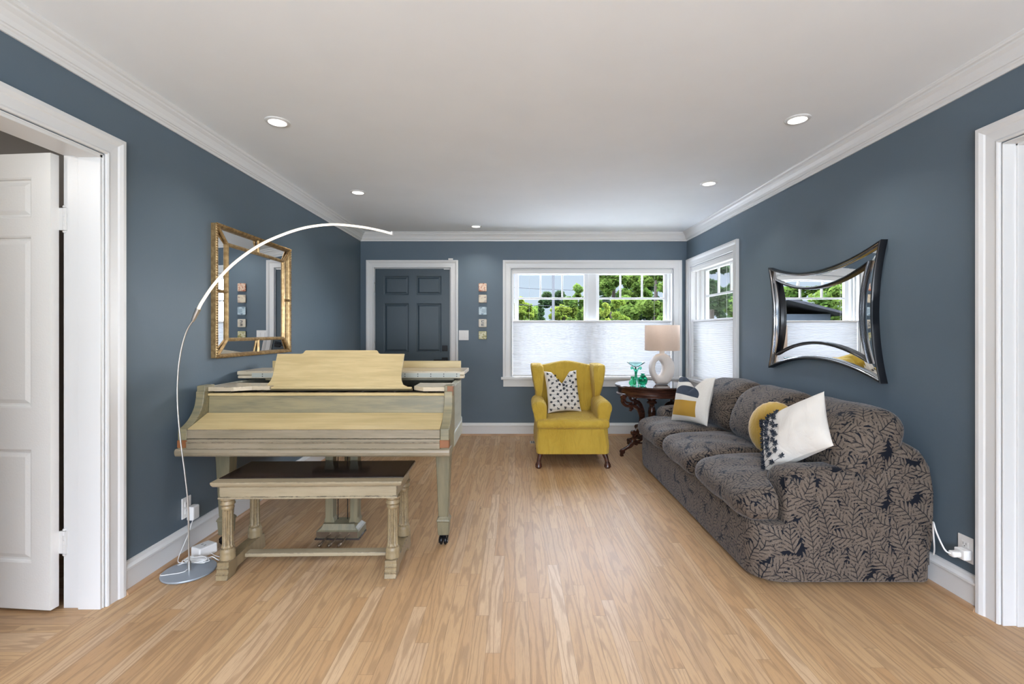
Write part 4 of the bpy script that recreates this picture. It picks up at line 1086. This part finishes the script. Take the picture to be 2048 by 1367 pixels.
pillow_mesh(MB(), pillow_fn(.385, .40, .15, .26, 5)).build('cover', blockmat(), pB, local=True)
place(pB, (1.442, 3.91, .484), R(-17.3), R(-3), R(-64))

# C: white pillow with tassel strip, D: mustard round cushion
pC = thing('throw_pillow', 'large white pillow with navy tassel strip, tilted against the near end of the sofa', 'pillow', (1.6, 2.7, .5), group='throw pillows')
fC = pillow_fn(.405, .395, .16, 0, 9)
pillow_mesh(MB(), fC).build('cover', M_white_cloth, pC, local=True)
m = MB(); ln = MB()
for r_ in range(12):
    v = -.92+r_*.167
    for u, dr in ((-.97, 0), (-.62, 0), (-.28, 1)):
        if u == -.28 and r_ % 2: u = -.36
        p = fC(u, v, -1); tuft(m, (p[0], p[1]-.002, p[2]), .019, 20, rt)
    ln.tube([tuple(Vector(fC(-.97+.66*q/9, v, -1))+Vector((0, -.001, 0))) for q in range(10)], .0011, 5)
for r_ in range(26):
    v = -.97+r_*.077; p = fC(-1, v, -1); tuft(m, p, .020, 16, rt)
m.build('tassels', M_navy, pC, local=True)['kind'] = 'stuff'; ln.build('stitching', M_navy, pC, local=True)['kind'] = 'stuff'
place(pC, (1.478, 2.463, .572), R(-36.7), R(-42.8), R(-83.4))

pD = thing('throw_pillow', 'round mustard velvet cushion with twisted pleats, behind the tasselled pillow', 'pillow', (1.5, 2.95, .5), group='throw pillows')
m = MB(); rings = []
for j in range(25):
    ph = -pi/2+pi*j/24; ring = []
    for i in range(72):
        a = 2*pi*i/72; rad = .168*cos(ph)**.55 if cos(ph) > 1e-6 else 0.0; rad = max(rad, .001)
        yy = .062*sin(ph)*(1-.45*math.exp(-(rad/.035)**2)); yy *= 1+.05*cos(24*(a+ph*.8)); ring.append((rad*cos(a), yy, .168+rad*sin(a)*(1+.012*cos(24*a))))
    rings.append(ring)
m.loft(rings).build('cover', M_mustard, pD, local=True)
MB().tube([(0.013*cos(a), -.045, .168+.013*sin(a)) for a in [2*pi*q/12 for q in range(13)]], .008, 8).build('button', M_mustard, pD, local=True)
place(pD, (1.595, 2.945, .472), R(-12), R(0), R(-66))

# ================================================================== SOFA
so = thing('sofa', 'three-seat sofa in dark blue and taupe acanthus leaf jacquard', 'sofa', (1.6, 3.35, 0))
SX0, SX1, SY0, SY1 = 1.175, 2.032, 2.295, 4.44
def sb(m, name, **k): return m.build(name, M_leaf, so, uv=True, **k)
# base with rounded front corners
def basering(z, o=0, r=.13):
    out = []
    for (cx_, cy_, a0, rr_) in ((SX1-.03+o*0, SY1-.03+o, 0, .03), (SX0+r-o, SY1-r+o, pi/2, r), (SX0+r-o, SY0+r-o, pi, r), (SX1-.03, SY0+.03-o, 3*pi/2, .03)):
        for i in range(9):
            a = a0+pi/2*i/8; out.append((cx_+rr_*cos(a), cy_+rr_*sin(a), z))
    return out
sb(MB().loft([basering(z, o) for z, o in ((.018, -.012), (.024, -.003), (.04, 0), (.15, .004), (.28, 0), (.298, -.006), (.305, -.03))]), 'base')
for xx, yy in ((1.35, 2.45), (1.93, 2.45), (1.35, 4.28), (1.93, 4.28)): MB().box(xx-.025, xx+.025, yy-.025, yy+.025, 0, .02).build('foot', M_blackmatte, so)
# arms: rounded panels
def arm(y0_, y1_, nm='arm'):
    secs = []
    for (x, top, ins) in ((1.325, .50, .022), (1.335, .535, .008), (1.36, .555, 0), (1.45, .566, -.003), (1.60, .570, -.004), (1.80, .566, -.002), (1.95, .56, 0), (2.00, .555, .002), (2.035, .54, .01)):
        r_ = .075; ring = []
        a0, a1 = y0_+ins, y1_-ins
        r_ = min(r_, (a1-a0)/2-.001)
        ring.append((x, a0, .10)); ring.append((x, a0-.004, .28))
        for i in range(9): a = pi-pi/2*i/8; ring.append((x, a0+r_+r_*cos(a), top-r_*.8+r_*.8*sin(a)))
        for i in range(9): a = pi/2-pi/2*i/8; ring.append((x, a1-r_+r_*cos(a), top-r_*.8+r_*.8*sin(a)))
        ring.append((x, a1, .10))
        secs.append(ring)
    sb(MB().loft(secs), nm)
arm(SY0+.004, SY0+.205); arm(SY1-.205, SY1-.004)
# back frame
secs = []
for (y, t_) in ((SY0+.006, .62), (SY0+.014, .66), (SY0+.04, .685), (SY0+.10, .70), (3.36, .705), (SY1-.10, .70), (SY1-.04, .685), (SY1-.014, .66), (SY1-.006, .62)):
    ring = []
    for (x, z) in ((1.80, .30), (1.79, .55), (1.82, t_-.06), (1.85, t_-.02), (1.90, t_), (1.955, t_-.004), (2.005, t_-.03), (2.035, t_-.08), (2.048, t_-.16), (2.045, .24), (2.030, .17), (1.9, .10)):
        ring.append((x, y, z))
    secs.append(ring)
sb(MB().loft(secs), 'backrest')
# seat cushions (T-shaped at the ends)
def seat(y0_, y1_, tl_=0, tr_=0):
    def fn(p, h):
        p = p.copy(); u = p.y/h.y; f_ = (p.x+h.x)/(2*h.x)
        p.z += .022*(1-(f_-.45)**2*3.2) if p.z > 0 else 0
        # waterfall nose
        if f_ < .22: p.z -= (.22-f_)*.10 if p.z > 0 else 0
        # taper corners at the front
        if tl_ and u < 0 and f_ > .26: p.y = max(p.y, -h.y+tl_)
        if tr_ and u > 0 and f_ > .26: p.y = min(p.y, h.y-tr_)
        if f_ < .2: p.x += .05*max(0, abs(u)-.55)**2*3.0
        p.z += .004*sin(p.y*23+p.x*11)
        return p
    sb(MB().rbox(1.13, 1.84, y0_, y1_, .292, .448, .068, 20, (0, .006, .018), fn), 'seat_cushion')
seat(2.315, 3.045, .185, 0); seat(3.05, 3.70); seat(3.705, 4.43, 0, .185)
# back cushions: big soft bolsters leaning on the back frame
def backc(y0_, y1_, seed):
    def fn(p, h):
        p = p.copy(); f_ = (p.z+h.z)/(2*h.z)
        p.x += .13*(f_-.5)                       # lean
        p.x += .03*(1-(2*f_-1)**2)*(-1 if p.x < 0 else .3)
        n_ = noise.noise(Vector((p.y*4+seed, p.z*4, p.x*3))); p.z += .012*n_*(1 if p.z > 0 else .3)
        u = p.y/h.y; p.z -= .035*max(0, abs(u)-.6)**1.5*2.2*(1 if p.z > 0 else -.3)
        return p
    sb(MB().rbox(1.665, 1.925, y0_, y1_, .462, .842, .105, 20, (.025, .012, .012), fn), 'back_cushion')
backc(2.312, 2.975, 1); backc(2.965, 3.60, 4); backc(3.59, 4.25, 9)

# ================================================================== SIDE TABLE
tx, ty = 1.415, 4.86
tb = thing('side_table', 'round dark carved wood side table with glass-covered top and scroll legs', 'side table', (tx, ty, 0))
MB().lathe([(.001, .676), (.350, .676), (.366, .680), (.374, .687), (.376, .693), (.372, .698), (.366, .7000), (.001, .7000)], tx, ty, 72).build('tabletop', M_wood, tb)
MB().lathe([(.001, .7005), (.3715, .7005), (.374, .7025), (.3715, .7050), (.001, .7050)], tx, ty, 72).build('glass_top', M_tabletop, tb)
MB().lathe([(.30, .600), (.352, .600), (.360, .604), (.360, .610), (.350, .616), (.345, .622), (.345, .668), (.350, .676), (.30, .676)], tx, ty, 72, cap=False).build('apron', M_wood, tb)
MB().lathe([(.030, .602), (.046, .595), (.046, .545), (.034, .535), (.052, .520), (.050, .508), (.030, .498), (.024, .480), (.034, .455), (.040, .41), (.036, .36), (.026, .32), (.036, .30), (.038, .28), (.028, .265), (.030, .20), (.040, .17), (.040, .13), (.022, .105), (.001, .10)], tx, ty, 28).build('column', M_wood, tb)
lp = [(.335, .605, .036), (.362, .575, .034), (.368, .545, .030), (.348, .515, .028), (.312, .497, .028), (.262, .500, .032), (.215, .488, .034), (.172, .452, .033), (.146, .40, .031), (.140, .35, .029), (.155, .295, .026), (.190, .248, .024), (.222, .215, .024), (.228, .180, .020), (.228, .150, .020), (.252, .120, .022), (.292, .090, .023), (.335, .070, .024), (.366, .056, .026), (.380, .028, .024), (.378, .002, .028)]
sp_ = spline(lp, 5)
for q, a in enumerate((R(204), R(114), R(24), R(294))):
    er = Vector((cos(a), sin(a), 0)); et = Vector((-sin(a), cos(a), 0)); c0 = Vector((tx, ty, 0)); hw = .017
    rings = []
    for i, (r_, z, wd) in enumerate(sp_):
        a1 = sp_[min(i+1, len(sp_)-1)]; a2 = sp_[max(i-1, 0)]; d = Vector((a1[0]-a2[0], a1[1]-a2[1])).normalized(); nn = Vector((-d.y, d.x))
        P0 = Vector((r_, z))+nn*wd*.5; P1 = Vector((r_, z))-nn*wd*.5; h_ = hw*.82
        def W(p, t_): return c0+er*p.x+et*t_+Vector((0, 0, p.y))
        Pm = Vector((r_, z))
        rings.append([W(P0, h_*.6), W(P0*.75+Pm*.25, hw), W(P1*.75+Pm*.25, hw), W(P1, h_*.6), W(P1, -h_*.6), W(P1*.75+Pm*.25, -hw), W(P0*.75+Pm*.25, -hw), W(P0, -h_*.6)])
    m = MB().loft(rings)
    def disc(r_, z, rad, hw_=.021):
        k0 = len(m.v); prof = [(0.001, -hw_), (rad*.8, -hw_), (rad, -hw_*.6), (rad, hw_*.6), (rad*.8, hw_), (0.001, hw_)]; rg = []
        for (rd, t_) in prof: rg.append([c0+er*(r_+rd*cos(b))+Vector((0, 0, z+rd*sin(b)))+et*t_ for b in [2*pi*x/16 for x in range(16)]])
        m.loft(rg, cap=True)
    disc(.236, .222, .026); disc(.362, .590, .026, .024); disc(.262, .470, .016); disc(.272, .452, .010, .014); disc(.262, .498, .020)
    disc(.282, .142, .014); disc(.292, .160, .009, .013); disc(.372, .046, .024); disc(.205, .105, .012)
    # inner openwork branch toward the centre
    br = spline([(.226, .160), (.205, .135), (.175, .128), (.130, .150), (.095, .195)], 5)
    m.tube([c0+er*r_+Vector((0, 0, z)) for r_, z in br], [.013]*len(br), 8)
    br = spline([(.30, .075), (.262, .085), (.225, .115), (.190, .112), (.12, .108), (.05, .118)], 5)
    m.tube([c0+er*r_+Vector((0, 0, z)) for r_, z in br], [.010]*len(br), 8)
    br = spline([(.345, .566), (.325, .540), (.292, .528), (.250, .524)], 5)
    m.tube([c0+er*r_+Vector((0, 0, z)) for r_, z in br], [.009]*len(br), 8)
    m.build('leg', M_wood, tb)

# ================================================================== TABLE LAMP
tl_ = thing('table_lamp', 'cream ring-shaped ceramic lamp with beige drum shade on the side table', 'table lamp', (1.508, 4.83, .7055))
zt = .7055
# pierced ceramic body: torus-like with an oval hole
rings = []; N, Mn = 72, 20
for i in range(N):
    a = 2*pi*i/N
    # outer egg outline, inner oval hole offset towards the left
    ox = .126*cos(a)*(1+.05*sin(a)) ; oz = .157+.160*sin(a)
    if oz < .012: oz = .012-.01
    flat = max(0, -sin(a)-.82)
    hx, hz = -.036+.040*cos(a), .172+.074*sin(a)
    if sin(a) < -.80: ox *= 1.12
    cx_, cz_ = (ox+hx)/2, (oz+hz)/2; d = Vector((ox-hx, oz-hz)); half_ = d.length/2; d.normalize()
    ty_ = .058
    ring = []
    for j in range(Mn):
        b = 2*pi*j/Mn; cb, sb_ = cos(b), sin(b)
        e_ = .72; pc = math.copysign(abs(cb)**e_, cb); ps = math.copysign(abs(sb_)**e_, sb_)
        ring.append((1.508+cx_+d.x*half_*pc, 4.83+ty_*ps*(1 if half_ > .03 else 1), zt+max(0, cz_+d.y*half_*pc)))
    rings.append(ring)
m = MB().loft(rings+[rings[0]], cap=False); m.build('lamp_body', M_lampbase, tl_)
MB().lathe([(.030, zt+.298), (.026, zt+.315), (.024, zt+.335), (.024, zt+.342), (.001, zt+.342)], 1.508+.003, 4.83, 28).build('neck', M_lampbase, tl_)
MB().lathe([(.008, zt+.340), (.008, zt+.356), (.014, zt+.358), (.014, zt+.39), (.001, zt+.39)], 1.511, 4.83, 16).build('socket', M_brass, tl_)
MB().lathe([(.001, zt+.39), (.016, zt+.40), (.028, zt+.43), (.026, zt+.455), (.001, zt+.475)], 1.511, 4.83, 20).build('bulb', M_bulb, tl_)
shc = (1.508+.004, 4.83); r0_ = .173
MB().lathe([(r0_, zt+.348), (r0_, zt+.606), (r0_-.002, zt+.606), (r0_-.002, zt+.348), (r0_, zt+.348)], shc[0], shc[1], 72, cap=False).build('lamp_shade', M_shade, tl_)
m = MB()
for q in range(3):
    a = 2*pi*q/3+.3; m.tube([(shc[0], shc[1], zt+.60), (shc[0]+(r0_-.002)*cos(a), shc[1]+(r0_-.002)*sin(a), zt+.60)], .0015, 6)
m.tube([(shc[0], shc[1], zt+.39), (shc[0]+.04, shc[1], zt+.46), (shc[0], shc[1], zt+.60)], .0012, 6)
m.build('shade_spider', M_brass, tl_)
lamp('table_lamp_glow', 'POINT', (1.511, 4.83, zt+.43), 1.5, (1, .74, .5), shadow_soft_size=.03)

# ================================================================== GLASSWARE
gb = thing('glass_compote', 'pale aqua glass bowl on a curling green stem, tallest glass on the side table', 'glass dish', (1.235, 4.80, .7055))
gx, gy = 1.235, 4.80
MB().lathe([(.001, zt+.176), (.020, zt+.180), (.055, zt+.200), (.092, zt+.226), (.0925, zt+.229), (.089, zt+.227), (.052, zt+.204), (.018, zt+.186), (.001, zt+.184)], gx, gy, 48).build('bowl', M_pale_glass, gb)
m = MB()
for q in range(3):
    a = 2*pi*q/3+.2; e1 = Vector((cos(a), sin(a), 0))
    pts = spline([(.030, .002), (.024, .03), (.010, .075), (.006, .115), (.018, .150), (.038, .172), (.052, .178), (.058, .165), (.050, .156), (.044, .163)], 5)
    rd = [.009-.003*i/len(pts) for i in range(len(pts))]
    MB().tube([Vector((gx, gy, zt+z))+e1*r_ for r_, z in pts], rd, 10).build('stem', M_gglass2, gb)
v1 = thing('glass_vase', 'small squat green glass jug with rippled rim, front of the side table', 'vase', (1.175, 4.70, .7055))
MB().lathe([(.001, zt), (.020, zt+.001), (.033, zt+.014), (.038, zt+.030), (.032, zt+.048), (.018, zt+.060), (.013, zt+.070), (.017, zt+.085), (.020, zt+.092), (.018, zt+.090), (.010, zt+.070), (.016, zt+.058), (.029, zt+.046), (.034, zt+.030), (.030, zt+.016), (.001, zt+.006)], 1.175, 4.70, 36).build('body', M_gglass, v1)
MB().tube(spline([(1.175+.014, 4.70, zt+.082), (1.175+.030, 4.70, zt+.078), (1.175+.036, 4.70, zt+.058), (1.175+.028, 4.70, zt+.046)], 5), .003, 8).build('handle', M_gglass, v1)
v2 = thing('glass_vase', 'round deep green glass vase with rippled surface beside the lamp', 'vase', (1.283, 4.72, .7055))
MB().lathe([(.001, zt), (.024, zt+.001), (.041, zt+.022), (.048, zt+.050), (.046, zt+.074), (.032, zt+.096), (.020, zt+.104), (.017, zt+.112), (.021, zt+.121), (.018, zt+.120), (.013, zt+.110), (.028, zt+.094), (.042, zt+.072), (.044, zt+.050), (.037, zt+.024), (.001, zt+.007)], 1.283, 4.72, 36).build('body', M_gglass2, v2)

# ================================================================== OUTSIDE
GZ = -.6
m = MB().box(-90, 90, YB+TW+.8, 150, GZ-.1, GZ); structure(m.build('ground', M_grass))
m = MB().box(-14, 16, YB+TW+.9, 13.5, GZ, GZ+.03); structure(m.build('ground_bounce_slab', plain('pale_bounce_slab', (.50, .50, .49), .9, var=.06)))  # unseen pale slab added to bounce outdoor light up to the ceiling
m = MB().box(XR+TW+.8, 90, -30, YB+TW+.8, GZ-.1, GZ); structure(m.build('ground', M_grass))
m = MB().box(-90, XL-2.5, 2.75, YB+TW+.8, GZ-.1, GZ)
structure(m.build('ground', M_grass))
def foliage(n, blobs, leaf, seed):
    r_ = random.Random(seed); m = MB(); wts = [b[3]**2 for b in blobs]
    for i in range(n):
        cx_, cy_, cz_, rad = r_.choices(blobs, wts)[0]
        d = Vector((r_.gauss(0, 1), r_.gauss(0, 1), r_.gauss(0, 1))).normalized(); q = rad*(r_.random()**.35)
        c = Vector((cx_, cy_, cz_))+d*q; c.z = cz_+(c.z-cz_)*.85
        u = Vector((r_.gauss(0, 1), r_.gauss(0, 1), r_.gauss(0, .6))).normalized(); v = u.orthogonal().normalized(); v.rotate(Matrix.Rotation(r_.uniform(0, 6.28), 3, u))
        s_ = leaf*r_.uniform(.6, 1.3); k0 = len(m.v)
        m.v += [tuple(c-u*s_), tuple(c+v*s_*.55), tuple(c+u*s_), tuple(c-v*s_*.55)]; m.f.append((k0, k0+1, k0+2, k0+3)); m.s.append(False)
    return m
def blobset(seed, rx, h, n):
    r_ = random.Random(seed); out = []
    for i in range(n):
        z = h*(.10+.84*r_.random()); k_ = 1-max(0, z/h-.55)**2*3.4; a = r_.uniform(0, 6.28); rr_ = rx*k_*sqrt(r_.random())
        out.append((rr_*cos(a), rr_*sin(a), z, rx*r_.uniform(.14, .30)))
    return out
def tree(px, Y, top_py, wpx, mat, label, seed, kind='round', n=9000, leaf=.11, name='tree', X=None):
    x = (px-CX)*Y/F if X is None else X; top = CH-(top_py-CY)*Y/F; h = top-GZ; rx = wpx*Y/F/2
    root = thing(name, label, 'tree' if name != 'shrub' else 'shrub', (x, Y, GZ), rotz=seed*1.3, group='trees outside the windows')
    if kind == 'cone':
        bl = []
        for i in range(14):
            f_ = i/13; rr_ = rx*(1-f_)*.75
            for a in range(4): bl.append((rr_*.6*cos(a*1.57+i), rr_*.6*sin(a*1.57+i), h*(.08+.88*f_), max(.12, rx*(1-f_)*.55)))
    elif kind == 'thin':
        r_ = random.Random(seed); bl = [(r_.uniform(-rx, rx), r_.uniform(-rx, rx), h*r_.uniform(.45, 1), rx*.42) for i in range(9)]
    else:
        bl = blobset(seed, rx, h, 60)
        mx = max(b[2]+b[3]*.85 for b in bl); bl = [(b[0], b[1], b[2]*h/mx, b[3]) for b in bl]
    foliage(n, bl, leaf, seed).build('foliage', mat, root, local=True)
    m = MB().tube([(0, 0, 0), (.03*h, 0, h*.3), (0, .02*h, h*.55), (0, 0, h*.8)], [.035*h, .026*h, .018*h, .008*h], 8); m.build('trunk', M_bark, root, local=True)
    return root
tree(1036, 26, 594, 60, M_g2, 'light green small tree at the left edge of the double window view', 1, leaf=.13)
tree(1082, 30, 598, 46, M_g3, 'dark conifer outside, left of the utility pole', 2, 'cone', leaf=.12)
tree(1104, 34, 580, 46, M_g3, 'tall sparse tree rising behind the utility pole outside', 3, 'thin', n=5000, leaf=.16)
tree(1128, 24, 607, 60, M_g2, 'low bright green tree outside, right of the utility pole', 4, leaf=.11)
tree(1060, 40, 612, 84, M_g1, 'distant green tree line behind the conifer, left pane', 16, n=12000, leaf=.2)
tree(1140, 46, 606, 84, M_g1, 'distant green trees behind the low bright tree, left pane', 17, n=12000, leaf=.2)
tree(1164, 20, 566, 76, M_g1, 'leafy green tree outside beside the window mullion', 5, n=12000, leaf=.10)
tree(1230, 16.5, 500, 124, M_g1, 'large green tree filling the left of the right-hand pane', 6, n=16000, leaf=.085)
tree(1312, 14.5, 505, 140, M_g1, 'large green tree filling the right of the right-hand pane', 7, n=16000, leaf=.085)
tree(1272, 22, 470, 160, M_g3, 'dark green tree farthest back behind the right-hand pane', 8, n=12000, leaf=.12)
tree(1206, 11.5, 606, 34, M_g2, 'yellow-green shrub at the lower left of the right-hand pane', 9, n=6000, leaf=.05, name='shrub')
tree(1236, 12.3, 598, 46, M_g2, 'yellow-green shrub at the lower middle of the right-hand pane', 10, n=7000, leaf=.055, name='shrub')
tree(1428, 12, 500, 90, M_g3, 'dark green tree outside the narrow corner window', 11, n=12000, leaf=.08)
tree(1466, 16, 590, 110, M_g1, 'mid green tree outside the corner window, lower right', 12, n=12000, leaf=.09)
tree(0, 20, 545, 170, M_g1, 'big green tree seen in the curved mirror above the grey roof', 13, n=14000, leaf=.12, X=-9.2)
tree(0, 15.5, 590, 110, M_g2, 'bright green tree seen in the curved mirror beside the grey roof', 14, n=9000, leaf=.09, X=-8.6)
tree(0, 23, 540, 150, M_g1, 'green tree seen in the curved mirror behind the grey roof', 15, n=12000, leaf=.13, X=-12.5)
# neighbouring house seen in the curved mirror
hs = thing('neighbour_house', 'low dark-sided house with grey shingle roof seen in the curved mirror', 'house', (-6.6, 17, GZ))
MB().box(-6.9, -3.4, 16.4, 19, GZ, 1.86).build('walls', M_siding, hs)
MB().prism([(-7.3, 1.80), (-5.2, 2.32), (-3.1, 1.80), (-3.1, 1.88), (-5.2, 2.42), (-7.3, 1.88)], 'y', 16.0, 19.4).build('roof', M_roof, hs)
for xx in (-6.5, -5.0): MB().box(xx, xx+.8, 16.36, 16.40, .5, 1.5).build('window', M_trim, hs)
h2 = thing('neighbour_house', 'pale house upper storey seen through the narrow corner window', 'house', (15.6, 33, GZ))
MB().box(14.6, 17.5, 32, 36, GZ, 5.6).build('walls', M_sidingw, h2)
MB().prism([(31.4, 5.5), (34, 6.9), (36.6, 5.5), (36.6, 5.65), (34, 7.1), (31.4, 5.65)], 'x', 14.2, 17.9).build('roof', M_roof, h2)
# utility pole and wires
up = thing('utility_pole', 'slender pale utility pole seen through the left window pane', 'utility pole', (1.62, 22, GZ))
MB().tube([(1.80, 22, GZ), (1.78, 22, 8.2)], [.075, .05], 12).build('pole', M_pole, up)
MB().box(1.0, 2.6, 21.95, 22.05, 4.2, 4.3).build('crossarm', M_pole, up)
for i, (z0, z1) in enumerate(((3.55, 3.25), (3.05, 2.80), (2.72, 2.60), (4.6, 4.7))):
    pts = [(x, 22.0, z0+(z1-z0)*(x+3)/14-.25*(1-((x-4)/7.5)**2)) for x in [-3+i_*.7 for i_ in range(21)]]
    props(MB().tube(pts, .012, 6).build('power_line', M_wire), ['power line crossing outside, second from the top', 'power line crossing outside, third from the top', 'power line crossing outside, lowest', 'power line crossing outside, topmost'][i], 'power line', 'power lines outside')
